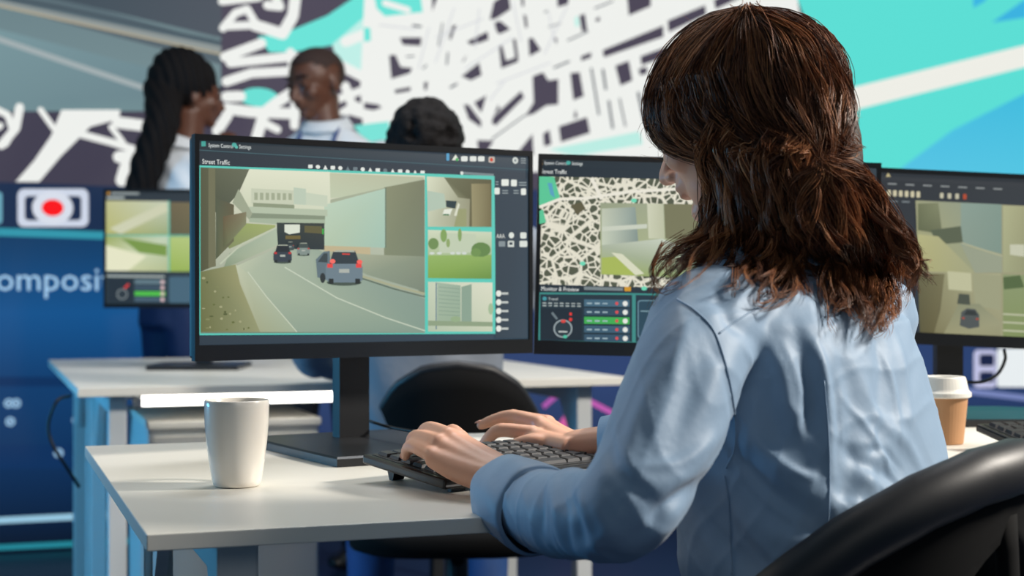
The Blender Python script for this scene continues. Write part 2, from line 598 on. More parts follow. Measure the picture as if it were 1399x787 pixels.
# cyan water on the right with a white bridge road
c.line([(1090, 155), (1150, 139), (1399, 77), (1520, 46)], 31, (238, 238, 230), False)
c.poly([(1222, 236), (1300, 178), (1399, 128), (1520, 70), (1520, 255), (1222, 240)], [(86, 196, 228), (78, 196, 226), (66, 188, 222), (66, 180, 222), (86, 200, 226), (86, 200, 226)])
c.poly([(1327, -40), (1370, -40), (1345, 2), (1329, 11)], (60, 182, 226))
c.poly([(1354, 31), (1399, 0), (1430, -20), (1430, 20)], (60, 178, 224))
c.build('city_map_image', M_wallscreen, vw)

# control strip and blue area below the map
c = wall_canvas(0.002)
u0 = c.uv(-300, 400)[0]
c.raw([(-2.0, 0), (0.9, 0), (0.9, 0.30), (-2.0, 0.30)], [(8, 18, 34), (8, 18, 34), (14, 46, 86), (14, 46, 86)])
c.raw([(-2.0, 0.30), (0.9, 0.30), (0.9, 0.62), (-2.0, 0.62)], [(14, 46, 86), (14, 46, 86), (18, 62, 110), (16, 56, 102)])
c.raw([(-2.0, 0.62), (0.9, 0.62), (0.9, 0.86), (-2.0, 0.86)], [(16, 56, 102), (18, 62, 110), (22, 84, 142), (20, 76, 130)])
c.raw([(-2.0, 0.86), (0.9, 0.86), (0.9, 1.14), (-2.0, 1.14)], [(20, 76, 130), (22, 84, 142), (22, 62, 102), (20, 54, 90)])
c.raw([(-2.0, 1.14), (0.9, 1.14), (0.9, m2u), (-2.0, m2u)], (28, 46, 76))
c.raw([(0.9, 0), (6.8, 0), (6.8, 0.6), (0.9, 0.6)], [(20, 30, 56), (20, 30, 56), (44, 66, 112), (44, 66, 112)])
c.raw([(0.9, 0.6), (6.8, 0.6), (6.8, m2u), (0.9, m2u)], [(44, 66, 112), (44, 66, 112), (34, 50, 90), (34, 50, 90)])
c.line([(-80, 240), (0, 244), (180, 250), (310, 254)], 9, (34, 132, 152), False)
c.line([(-80, 310), (0, 317), (150, 322), (310, 328)], 11, (52, 150, 170), False)
c.rrect(24, 258, 121, 310, 9, (206, 214, 230))
c.rrect(34, 268, 111, 301, 5, (30, 44, 74))
c.disc((72, 284), 27, 23, (216, 222, 234))
c.disc((72, 284), 14.5, 11.5, (250, 20, 24))
c.rrect(-30, 262, 3, 306, 5, (110, 170, 190))
c.text('Composite', (-42, 397), 33, (166, 206, 238))
for y0, y1 in ((515, 528), (608, 640)):
    c.poly([(-60, y0), (200, y0), (200, y1), (-60, y1)], (14, 48, 92))
for (x, y, w_) in ((12, 551, 3), (22, 551, 4), (14, 576, 4), (105, 574, 4), (80, 619, 5)):
    c.disc((x, y), 6.5, 6.5, (150, 190, 220), 14)
    c.disc((x, y), 3.5, 3.5, (40, 88, 136), 14)
    c.disc((x, y), 1.6, 1.6, (190, 214, 232), 10)
c.line([(-80, 716), (0, 711), (140, 704), (320, 694)], 9, (150, 196, 220), False)
c.line([(-80, 752), (0, 748), (140, 741), (320, 730)], 8, (36, 130, 146), False)
# lower right graphics
c.line([(730, 518), (770, 530), (832, 562), (860, 575)], 7, (196, 92, 178), False)
c.line([(742, 556), (770, 532)], 7, (176, 88, 172), False)
c.disc((760, 524), 18, 13, (110, 220, 240))
c.poly([(756, 590), (770, 568), (786, 590)], (206, 90, 160))
c.line([(840, 762), (870, 768), (920, 783), (990, 800)], 7, (150, 186, 216), False)
c.line([(750, 768), (800, 778), (870, 790)], 7, (30, 120, 140), False)
c.rrect(1362, 476, 1420, 529, 3, (232, 238, 240))
c.rrect(1330, 478, 1361, 530, 6, (190, 192, 224))
c.rrect(1338, 484, 1358, 500, 3, (26, 36, 70))
c.rrect(1338, 508, 1358, 522, 3, (26, 36, 70))
c.line([(1310, 533), (1420, 546)], 8, (120, 134, 186), False)
c.build('control_panel_image', M_wallscreen, vw)

# ------------------------------------------------------------------ desks
DESK_Z = 0.73


def desk(name, label, corner, length, depth, thick, lm=None):
    lm = lm or M_metal_white
    left_legs, group = True, None
    t = thing(name, label, 'desk', (corner[0], corner[1], 0), ANG, group)
    v, f = rbox(0, length, 0, depth, DESK_Z - thick, DESK_Z, 0.0012)
    obj('desktop', v, f, M_desk, t)
    zt = DESK_Z - thick
    for x in ((0.07, length - 0.11) if left_legs else (length - 0.11,)):
        for y in (0.055, depth - 0.095):
            v, f = rbox(x, x + 0.04, y, y + 0.04, 0, zt - 0.001, 0.003)
            obj('leg', v, f, (lm if x > 0.2 else M_metal_white), t)
        v, f = rbox(x + 0.005, x + 0.035, 0.096, depth - 0.096, zt - 0.045, zt - 0.001, 0.003)
        obj('side_rail', v, f, (lm if x > 0.2 else M_metal_white), t)
        for y, s in ((0.097, 1), (depth - 0.097, -1)):
            # triangular gusset between leg and rail
            V = [(x + 0.012, y, zt - 0.046), (x + 0.028, y, zt - 0.046), (x + 0.012, y + s * 0.11, zt - 0.046), (x + 0.028, y + s * 0.11, zt - 0.046),
                 (x + 0.012, y, zt - 0.18), (x + 0.028, y, zt - 0.18)]
            obj('gusset', V, [(0, 1, 3, 2), (0, 2, 4), (1, 5, 3), (2, 3, 5, 4), (0, 4, 5, 1)], (lm if x > 0.2 else M_metal_white), t)
    v, f = rbox(0.115, length - 0.115, depth - 0.09, depth - 0.06, zt - 0.05, zt - 0.001, 0.002)
    obj('rear_rail', v, f, lm, t)
    return t


A0 = Vector((-0.326, 1.371, 0))
A_L, A_D = 1.10, 0.815
desk('office_desk', 'white desk under the ceramic mug and the black keyboard being typed on', A0, A_L, A_D, 0.0155)
A2 = A0 + AX * (A_L + 0.002)
desk('office_desk', 'white desk at right carrying the lidded paper cup', A2, 1.2, A_D, 0.0155)
B0 = Vector((-0.953, 3.372, 0))
B_L, B_D = 1.31, 0.71
desk('office_desk', 'white desk with a glowing tube lamp under its near edge', B0, B_L, B_D, 0.02)
B1 = B0 + DP * (B_D + 0.002)
desk('office_desk', 'farthest white desk in front of the two people standing', B1, B_L, B_D, 0.02, lm=M_black)


def desk_pt(c0, s, t, z=DESK_Z):
    q = c0 + AX * s + DP * t
    return Vector((q.x, q.y, z))


# drawer pedestal below the rear desk
q = desk_pt(B0, 0.17, 0.14, 0)
t = thing('drawer_pedestal', 'white drawer cabinet standing under the rear desk', 'cabinet', q, ANG)
v, f = rbox(0, 0.40, 0.012, 0.52, 0.05, 0.62, 0.003)
obj('body', v, f, M_metal_white, t)
v, f = rbox(-0.004, 0.404, 0, 0.525, 0.621, 0.64, 0.003)
obj('top_panel', v, f, M_desk, t)
for i in range(3):
    z0 = 0.065 + i * 0.183
    v, f = rbox(0.008, 0.392, -0.006, 0.011, z0, z0 + 0.175, 0.002)
    d = obj('drawer', v, f, M_desk, t)
    v, f = rbox(0.14, 0.26, -0.018, -0.007, z0 + 0.13, z0 + 0.14, 0.002)
    obj('handle', v, f, M_silver, d)
for x in (0.03, 0.34):
    for y in (0.04, 0.46):
        v, f = rbox(x, x + 0.03, y, y + 0.03, 0, 0.049, 0.004)
        obj('foot', v, f, M_black, t)

# glowing tube lamp under the rear desk
la, lb = at(193, 543, 3.50), at(454, 540.5, 3.65)
la.z = lb.z = 0.694
t = thing('tube_lamp', 'glowing white tube lamp mounted under the rear desk', 'lamp', la)
v, f = tube([la, lb], 0.0135, 14)
obj('tube', v, f, M_led, t, world=True, smooth=False)
dv = (lb - la).normalized()
for e, s in ((la, -1), (lb, 1)):
    v, f = tube([e, e + dv * s * 0.018], 0.0145, 14)
    obj('end_cap', v, f, M_metal_white, t, world=True)
    v, f = rbox(e.x - 0.006, e.x + 0.006, e.y - 0.004, e.y + 0.004, 0.7078, 0.7098, 0)
    obj('clip', v, f, M_metal_white, t, world=True)

# ------------------------------------------------------------------ monitors


def ring_frame(w, h, il, ir, ib, it, d0, d1):
    """rectangular frame, outer w x h about the origin, inset border widths, between depths d0..d1"""
    x0, x1, y0, y1 = -w / 2, w / 2, -h / 2, h / 2
    o_ = [(x0, y0), (x1, y0), (x1, y1), (x0, y1)]
    i_ = [(x0 + il, y0 + ib), (x1 - ir, y0 + ib), (x1 - ir, y1 - it), (x0 + il, y1 - it)]
    V = [(a, b, d0) for a, b in o_] + [(a, b, d0) for a, b in i_] + [(a, b, d1) for a, b in o_] + [(a, b, d1) for a, b in i_]
    F = []
    for k in range(4):
        j = (k + 1) % 4
        F += [(k + 8, j + 8, j + 12, k + 12), (k, k + 4, j + 4, j), (k, j, j + 8, k + 8), (k + 4, k + 12, j + 12, j + 4)]
    return V, F


def monitor(label, centre, ux, roll, w, h, base_rot, chin=0.02, group='black desktop monitors', back=0.08, plate=(0.22, 0.19), dim=False, surf=DESK_Z, shift=0.0):
    ux = Vector(ux).normalized()
    up = Vector((0, 0, 1))
    n = ux.cross(up).normalized()       # towards the viewer
    cr, sr = math.cos(roll), math.sin(roll)
    U = ux * cr - up * sr
    Vv = up * cr + ux * sr
    C = Vector(centre)
    col = C - n * back + ux * shift
    t = thing('desktop_monitor', label, 'monitor', (col.x, col.y, surf))

    def L(p):
        return [C + U * q[0] + Vv * q[1] + n * q[2] for q in p[0]], p[1]
    v, f = L(ring_frame(w, h, 0.006, 0.006, chin, 0.008, -0.012, 0.0016))
    obj('bezel', v, f, M_black_gloss, t, world=True)
    v, f = L(rbox(-w / 2 + 0.002, w / 2 - 0.002, -h / 2 + 0.002, h / 2 - 0.002, -0.03, -0.0125, 0.004))
    obj('rear_housing', v, f, M_black, t, world=True)
    v, f = L(rbox(-0.11, 0.11, -0.08, 0.08, -0.052, -0.0305, 0.006))
    obj('rear_box', v, f, M_black, t, world=True)
    v, f = L(rbox(-w / 2 + 0.0062, w / 2 - 0.0062, -h / 2 + chin + 0.0002, h / 2 - 0.0082, -0.010, -0.002, 0))
    sc = obj('screen', v, f, M_black_gloss, t, world=True)
    # stand
    hx = ux * 0.0225
    nx = n * 0.012
    ztop = C.z + 0.03
    V = []
    for z in (surf + 0.0125, ztop):
        for a, b in ((-1, -1), (1, -1), (1, 1), (-1, 1)):
            q = col + hx * a + nx * b
            V.append((q.x, q.y, z))
    obj('column', V, [(3, 2, 1, 0), (4, 5, 6, 7), (0, 1, 5, 4), (1, 2, 6, 5), (2, 3, 7, 6), (3, 0, 4, 7)], M_black, t, world=True)
    q = C - n * 0.056
    V2 = []
    v, f = rbox(-0.03, 0.03, -0.03, 0.03, -0.012, 0.012, 0.003)
    cc = Vector((col.x, col.y, C.z)) + n * (back - 0.052) * 0.5
    v = [cc + ux * a[0] + up * a[1] + n * (a[2] * (back - 0.052) / 0.024) for a in v]
    obj('mount', v, f, M_black, t, world=True)
    # chamfered base plate
    pw, pd = plate
    out = [(-pw * 0.5, -0.05), (-pw * 0.5, pd * 0.55), (-pw * 0.49, pd), (pw * 0.49, pd), (pw * 0.5, pd * 0.55), (pw * 0.5, -0.05), (pw * 0.36, -0.075), (-pw * 0.36, -0.075)]
    rx = Matrix.Rotation(base_rot, 3, 'Z') @ ux
    rn = rx.cross(up)
    V = []
    for z, k in ((surf + 0.0003, 1.0), (surf + 0.010, 1.0), (surf + 0.0125, 0.985)):
        for a, b in out:
            q = col + rx * a * k + rn * b * k
            V.append((q.x, q.y, z))
    V, F = loft([V[0:8], V[8:16], V[16:24]])
    obj('base_plate', V, F, M_base, t, world=True)
    return t, sc, C, U, Vv, n


def canvas_on(mon, off=0.0):
    t, sc, C, U, Vv, n = mon
    return Canvas(C + n * (-0.0018 + off), U, Vv)


UI = (44, 58, 70)
TEAL = (92, 200, 184)


def ui_text_row(c, x0, y0, x1, y1, n, hgt, col, rr):
    for i in range(n):
        a = (i + 0.15) / n
        b = (i + 0.8) / n
        p = (x0 + (x1 - x0) * a, y0 + (y1 - y0) * a)
        q = (x0 + (x1 - x0) * b, y0 + (y1 - y0) * b)
        c.line([p, q], hgt * rr.uniform(0.7, 1.1), col, False)


# --- main monitor
zl, zr = 1.958, 2.207
PL, PR = at(265.5, 336.5, zl), at(727.5, 345.8, zr)
m1c = (PL + PR) / 2
m1u = Vector((PR.x - PL.x, PR.y - PL.y, 0)).normalized()
MW, MH = 0.50, 0.29
m1 = monitor('largest black monitor in view, showing a road camera feed with cars', m1c, m1u, 0.0, MW, MH, 0.0, back=0.075, plate=(0.25, 0.235))
c = canvas_on(m1)
iw, ih = MW / 2 - 0.0062, MH / 2
c.raw([(-iw, -ih + 0.0202), (iw, -ih + 0.0202), (iw, ih - 0.0082), (-iw, ih - 0.0082)], [(44, 58, 70), (52, 70, 84), (56, 66, 76), (44, 52, 60)])
c.poly([(271, 191), (722, 217), (722, 236), (271, 207)], [(44, 52, 58), (70, 80, 88), (56, 70, 82), (40, 52, 60)])
c.line([(271, 205), (722, 232)], 1.0, (70, 100, 108), False)
c.rrect(275, 193, 281, 200, 1, (70, 160, 150))
c.text('System Control', (284.5, 200.8), 3.9, (226, 232, 230), 1.35)
c.disc((320, 198), 3.4, 3.0, (80, 170, 160))
c.disc((323, 201), 2.2, 2.2, (90, 180, 168))
c.text('Settings', (326.5, 202.8), 3.9, (226, 232, 230), 1.35)
c.text('Street Traffic', (276, 223.6), 5.2, (236, 240, 236), 1.25)
rr = random.Random(3)
for i in range(16):
    x = 424 + i * 10.2
    y = 227.5 + i * 0.55
    col = (226, 230, 224) if i not in (5, 6, 10) else (110, 124, 130)
    if i % 3 == 0:
        c.rrect(x - 3, y - 2.5, x + 3, y + 2.5, 1, col)
    elif i % 3 == 1:
        c.disc((x, y), 3.2, 2.8, col, 10)
    else:
        c.poly([(x - 3, y + 3), (x, y - 3), (x + 3, y + 3)], col)
for x, col in ((611.5, (90, 160, 200)),):
    c.rrect(x - 2, 209.5, x + 2, 219.5, 1, col)
c.poly([(617, 219), (622, 211), (627, 219)], (226, 230, 216))
c.disc((624, 218), 2.2, 2.2, (70, 170, 90), 10)
for x in (634, 646, 657):
    c.rrect(x - 4.5, 213.5, x + 4.5, 220.5, 1.5, (224, 228, 222))
c.rrect(667, 214, 675.5, 222.5, 2, (190, 180, 170))
c.disc((671, 218.3), 2.6, 2.6, (206, 70, 44), 10)
c.disc((703.5, 219.3), 4.6, 4.6, (206, 212, 206), 14)
c.disc((703.5, 219.3), 1.8, 1.8, (120, 130, 134), 10)
for k in range(3):
    c.line([(711, 216.5 + k * 3), (718, 216.9 + k * 3)], 1.2, (150, 160, 162), False)
c.poly([(628, 234.5), (674, 237.5), (674, 241), (628, 238)], (120, 134, 138))
c.disc((630.5, 236.6), 2.4, 2.4, (220, 224, 218), 10)
# teal picture frames
c.poly([(272, 226), (675, 240.5), (677, 456), (272, 458)], TEAL)
# main road feed
vid = canvas_on(m1, 0.0026)
c.build('interface_image', M_screen, m1[1])
c = vid
FX0, FX1 = 274.0, 580.5
c.poly([(274, 229.5), (580.5, 240), (580.5, 455), (274, 455.5)], [(222, 222, 198), (214, 216, 192), (130, 150, 136), (112, 130, 112)])


def tv(pts):   # from the enlarged view of the monitor
    return [(250 + x / 2.384, 170 + y / 2.384) for x, y in pts]


SKY = (222, 224, 200)
c.poly(tv([(200, 145), (480, 155), (480, 300), (190, 290)]), [SKY, SKY, (206, 212, 188), (200, 206, 180)])
# right building and wall
c.poly(tv([(478, 158), (785, 172), (785, 215), (480, 240)]), [(190, 194, 166), (180, 184, 158), (176, 184, 160), (190, 200, 172)])
c.poly(tv([(480, 245), (785, 178), (785, 195), (480, 256)]), (164, 172, 148))
c.poly(tv([(655, 205), (787, 180), (787, 560), (655, 430)]), [(136, 140, 112), (120, 124, 100), (116, 128, 108), (128, 136, 110)])
c.poly(tv([(460, 262), (660, 208), (660, 402), (460, 395)]), [(186, 206, 184), (174, 200, 182), (160, 192, 176), (178, 196, 170)])
c.line(tv([(660, 206), (660, 402)]), 2, (110, 124, 106), False)
c.poly(tv([(460, 395), (610, 400), (610, 424), (460, 412)]), (190, 176, 140))
c.poly(tv([(460, 412), (612, 424), (787, 430), (787, 545), (600, 490), (460, 420)]), [(170, 176, 150), (160, 166, 142), (134, 144, 124), (120, 132, 116), (140, 152, 132), (160, 168, 146)])
# distant buildings, bridge
c.poly(tv([(222, 208), (360, 215), (360, 262), (222, 258)]), (196, 202, 178))
for i in range(7):
    x = 232 + i * 18.5
    c.poly(tv([(x, 222 + i * 0.4), (x + 11, 222.5 + i * 0.4), (x + 11, 246), (x, 246)]), (160, 168, 142))
c.poly(tv([(360, 205), (400, 210), (400, 262), (360, 260)]), (186, 200, 180))
c.poly(tv([(400, 222), (470, 232), (470, 268), (400, 262)]), (196, 206, 184))
c.poly(tv([(228, 255), (362, 262), (362, 274), (228, 268)]), (140, 150, 124))
c.poly(tv([(215, 268), (470, 278), (470, 300), (215, 290)]), (178, 190, 166))
c.poly(tv([(215, 288), (462, 298), (462, 322), (215, 305)]), (132, 144, 122))
c.poly(tv([(215, 305), (462, 310), (462, 325), (300, 325), (215, 318)]), (164, 178, 154))
# underpass
c.poly(tv([(305, 320), (460, 322), (460, 408), (330, 405), (306, 392)]), [(56, 66, 64), (60, 66, 62), (46, 56, 60), (40, 52, 56), (44, 56, 58)])
c.poly(tv([(330, 326), (380, 326), (380, 352), (345, 358), (330, 350)]), (216, 222, 206))
c.poly(tv([(395, 330), (452, 332), (452, 356), (395, 352)]), (96, 92, 62))
c.poly(tv([(333, 362), (382, 362), (382, 374), (333, 374)]), (108, 96, 56))
c.line(tv([(455, 340), (455, 358)]), 2.5, (60, 170, 70), False)
# left hill and wall
c.poly(tv([(205, 322), (300, 328), (300, 340), (150, 405), (140, 390)]), [(150, 164, 100), (160, 172, 110), (150, 160, 110), (130, 140, 96), (120, 130, 90)])
c.poly(tv([(150, 420), (305, 338), (308, 392), (220, 432), (130, 470)]), [(150, 166, 142), (172, 186, 164), (170, 184, 160), (164, 176, 150), (130, 146, 120)])
c.line(tv([(120, 455), (190, 390), (305, 335)]), 2.2, (188, 196, 172), False)
# left viaduct, pillars
c.poly(tv([(56, 140), (215, 146), (180, 225), (130, 280), (56, 300)]), [(92, 96, 76), (104, 108, 88), (92, 98, 80), (80, 86, 70), (78, 82, 64)])
c.poly(tv([(180, 210), (225, 290), (215, 310), (160, 255)]), (156, 164, 140))
c.poly(tv([(56, 140), (100, 142), (105, 460), (56, 480)]), [(86, 88, 66), (94, 96, 74), (96, 96, 70), (80, 82, 60)])
c.poly(tv([(82, 142), (104, 143), (106, 462), (82, 468)]), (112, 112, 86))
c.poly(tv([(106, 240), (165, 262), (165, 380), (125, 420), (106, 440)]), [(84, 92, 74), (98, 92, 70), (104, 104, 78), (100, 104, 76), (82, 90, 68)])
c.poly(tv([(130, 300), (205, 285), (205, 325), (150, 385), (130, 400)]), [(104, 90, 66), (128, 122, 96), (130, 134, 104), (110, 116, 84), (90, 96, 70)])
# road
c.poly(tv([(175, 460), (300, 405), (440, 408), (600, 500), (787, 568), (787, 676), (360, 676), (215, 500)]),
       [(186, 194, 168), (168, 180, 160), (150, 166, 150), (142, 160, 146), (132, 152, 140), (130, 152, 138), (142, 160, 142), (170, 182, 158)])
c.poly(tv([(56, 480), (175, 455), (180, 500), (250, 676), (56, 676)]), [(112, 116, 76), (150, 152, 110), (150, 150, 108), (146, 150, 112), (104, 108, 66)])
c.poly(tv([(170, 455), (205, 480), (370, 676), (250, 676), (185, 520)]), [(190, 196, 170), (180, 188, 162), (158, 172, 148), (160, 166, 134), (176, 180, 150)])
c.line(tv([(330, 465), (500, 565), (660, 630), (787, 672)]), 1.6, (196, 206, 186), False)
c.line(tv([(210, 480), (270, 560), (370, 676)]), 1.4, (196, 204, 182), False)
c.line(tv([(583, 495), (680, 525), (787, 552)]), 3.2, (166, 168, 138), False)
c.line(tv([(583, 502), (680, 534), (787, 562)]), 1.8, (90, 104, 90), False)
for i in range(40):
    x, y = rr.uniform(62, 220), rr.uniform(490, 668)
    if x < 90 + (y - 480) * 0.7:
        c.disc(tv([(x, y)])[0], rr.uniform(1, 3.4), rr.uniform(0.7, 1.8), rr.choice([(98, 106, 62), (128, 132, 90), (160, 160, 122), (84, 92, 56)]), 8)
# cars
def car(x0, x1, y0, y1, body, glass, light):
    w, h = x1 - x0, y1 - y0
    c.disc(tv([((x0 + x1) / 2, y1)])[0], w / 2.384 * 0.52, h / 2.384 * 0.10, (70, 84, 76), 14)
    c.poly(tv([(x0, y0 + h * 0.5), (x0 + w * 0.08, y0 + h * 0.38), (x0 + w * 0.92, y0 + h * 0.38), (x1, y0 + h * 0.52), (x1, y1 - h * 0.08), (x1 - w * 0.1, y1), (x0 + w * 0.1, y1), (x0, y1 - h * 0.1)]), body)
    c.poly(tv([(x0 + w * 0.1, y0 + h * 0.42), (x0 + w * 0.2, y0 + h * 0.04), (x0 + w * 0.8, y0 + h * 0.02), (x0 + w * 0.92, y0 + h * 0.42)]), glass)
    c.poly(tv([(x0 + w * 0.2, y0 + h * 0.05), (x0 + w * 0.3, y0), (x0 + w * 0.75, y0), (x0 + w * 0.8, y0 + h * 0.06)]), (170, 176, 160))
    for a in (0.04, 0.82):
        c.poly(tv([(x0 + w * a, y0 + h * 0.42), (x0 + w * (a + 0.15), y0 + h * 0.42), (x0 + w * (a + 0.15), y0 + h * 0.54), (x0 + w * a, y0 + h * 0.54)]), light)
    c.poly(tv([(x0 + w * 0.36, y0 + h * 0.58), (x0 + w * 0.64, y0 + h * 0.58), (x0 + w * 0.64, y0 + h * 0.7), (x0 + w * 0.36, y0 + h * 0.7)]), (170, 176, 168))
    for a in (0.08, 0.8):
        c.poly(tv([(x0 + w * a, y1 - h * 0.12), (x0 + w * (a + 0.13), y1 - h * 0.12), (x0 + w * (a + 0.13), y1 + h * 0.04), (x0 + w * a, y1 + h * 0.04)]), (36, 44, 44))


car(335, 360, 382, 408, (70, 84, 86), (50, 60, 62), (150, 60, 50))
car(369, 411, 386, 425, (128, 142, 136), (66, 78, 76), (170, 70, 60))
car(292, 352, 392, 448, (54, 64, 74), (36, 44, 50), (190, 54, 54))
c.poly(tv([(430, 440), (455, 415), (475, 412), (480, 512), (435, 498)]), (96, 114, 122))
c.poly(tv([(436, 448), (456, 420), (468, 420), (468, 450)]), (58, 70, 74))
car(462, 582, 410, 515, (108, 126, 136), (48, 60, 66), (226, 70, 66))
c.disc(tv([(452, 500)])[0], 4, 7, (44, 52, 54), 12)
c.disc(tv([(484, 446)])[0], 4.2, 3.2, (244, 110, 100), 12)
c.disc(tv([(572, 448)])[0], 4.2, 3.0, (244, 100, 90), 12)
c.line(tv([(515, 422), (540, 423)]), 1.6, (220, 70, 60), False)
c.build('road_camera_image', M_screen, m1[1])
# three small feeds
c = canvas_on(m1, 0.0026)


def t5(pts):
    return [(500 + x / 5.246, 190 + y / 5.246) for x, y in pts]


c.poly(t5([(436, 268), (900, 290), (900, 630), (444, 628)]), [(214, 218, 192), (120, 112, 82), (128, 122, 90), (190, 196, 170)])
c.poly(t5([(560, 275), (900, 290), (900, 630), (740, 628), (745, 430), (660, 420)]), [(110, 112, 86), (96, 92, 66), (120, 112, 80), (104, 100, 72), (96, 96, 70), (126, 128, 100)])
c.poly(t5([(755, 320), (890, 320), (895, 628), (760, 628)]), [(150, 142, 106), (120, 112, 80), (116, 108, 76), (150, 144, 108)])
c.poly(t5([(440, 370), (560, 392), (575, 490), (440, 520)]), (176, 194, 176))
c.poly(t5([(572, 440), (650, 445), (640, 498), (575, 488)]), (44, 62, 66))
c.poly(t5([(548, 540), (560, 505), (620, 498), (600, 548)]), (224, 228, 214))
c.poly(t5([(630, 548), (660, 455), (672, 470), (652, 552)]), (214, 216, 196))
c.line(t5([(552, 542), (596, 542)]), 1.8, (50, 110, 70), False)
c.poly(t5([(630, 628), (662, 500), (720, 500), (720, 628)]), (150, 154, 112))
# grass feed (pixels on the monitor)
c.poly([(584.5, 314), (671.5, 317), (671.5, 381), (584.5, 380)], [(206, 214, 188), (200, 210, 184), (110, 150, 78), (124, 160, 82)])
c.poly([(584.5, 349), (671.5, 348), (671.5, 381), (584.5, 380)], [(146, 178, 100), (140, 172, 94), (104, 142, 66), (128, 162, 76)])
c.poly([(600, 318), (650, 320), (650, 345), (600, 346)], (190, 202, 176))
for x, y, r1, r2, col in ((592, 333, 8, 8, (110, 140, 84)), (606, 322, 5, 9, (128, 160, 92)), (628, 321, 3, 9, (130, 160, 96)), (657, 341, 15, 10, (98, 132, 74)), (650, 345, 8, 6, (110, 144, 80)), (612, 332, 3, 6, (140, 164, 104))):
    c.disc((x, y), r1, r2, col, 14)
for x in (590, 600, 618, 626, 634):
    c.disc((x, 346), 4, 1.8, (206, 214, 206), 10)
c.poly([(584.5, 385), (672.5, 386), (672.5, 453), (584.5, 453)], [(196, 206, 182), (216, 218, 196), (196, 204, 178), (176, 190, 166)])
c.poly([(597, 386), (629, 390), (629, 440), (597, 440)], [(160, 180, 160), (150, 172, 152), (150, 172, 148), (156, 176, 152)])
c.poly([(630, 392), (644, 388), (644, 440), (630, 440)], (136, 160, 142))
for i in range(8):
    c.line([(599, 392 + i * 5.4), (628, 395 + i * 5.2)], 0.8, (130, 152, 136), False)
c.line([(595.5, 386), (595.5, 450)], 1.6, (90, 120, 136), False)
c.poly([(584.5, 438), (672.5, 440), (672.5, 446), (584.5, 445)], (140, 158, 128))
c.disc((670, 422), 4, 8, (160, 184, 148), 10)
c.disc((622, 436), 8, 4, (146, 170, 132), 10)
c.build('camera_feeds_image', M_screen, m1[1])
c = canvas_on(m1, 0.0015)
# icons in the right column
c.poly([(676.5, 243.5), (721.5, 245.5), (721.5, 462), (676.8, 462)], [(50, 64, 76), (52, 66, 78), (52, 70, 84), (48, 63, 75)])
for x, y, w_ in ((679, 250, 4), (690, 249.5, 10), (702, 250, 8), (714, 251, 10), (679, 261, 7), (690, 262, 8), (705, 262, 7), (715, 262, 7)):
    big = w_ in (10, 7, 8) and (x in (690, 702, 679, 715)) and not (x == 690 and y > 260) and not (x == 679 and y < 255)
    if big:
        c.rrect(x - w_ / 2, y - 4.5, x + w_ / 2, y + 4.5, 1.5, (226, 230, 222))
    else:
        for k in range(2):
            c.line([(x - w_ / 2, y - 1.5 + 3.4 * k), (x + w_ / 2, y - 1.5 + 3.4 * k)], 1.3, (150, 162, 164), False)
c.text('AAA', (678, 325.2), 4.6, (236, 238, 230), 1.25)
c.disc((698.5, 321.5), 4.2, 4.2, (220, 226, 218), 14)
c.rrect(710.5, 317.5, 719, 326, 2, (216, 222, 214))
c.rrect(681, 329.5, 690, 337, 1, (130, 142, 146))
c.rrect(693.5, 329, 702, 337.5, 1, (206, 212, 206))
c.rrect(695.5, 331, 700, 334.5, 0.5, UI)
c.rrect(709.5, 329, 720, 337.5, 1.5, (216, 222, 214))
for k in range(5):
    y = 401 + k * 12
    c.disc((681, y), 4.3, 4.3, (228, 230, 222), 14)
    c.line([(685, y), (694, y)], 3.0, (190, 196, 192), False)
c.build('icon_column_image', M_screen, m1[1])

# --- second monitor, edge to edge with the first
m2l = at(732.5, 346.8, 2.225)
ROLL2 = math.radians(1.4)
m2u_ = Vector((1, 0.03, 0)).normalized()
m2c = m2l + m2u_ * 0.25 + Vector((0, 0, -0.25 * math.sin(ROLL2)))
m2 = monitor('black monitor half hidden by the seated woman, showing a street map', m2c, m2u_, ROLL2, MW, MH, 0.0, back=0.075, plate=(0.25, 0.17))


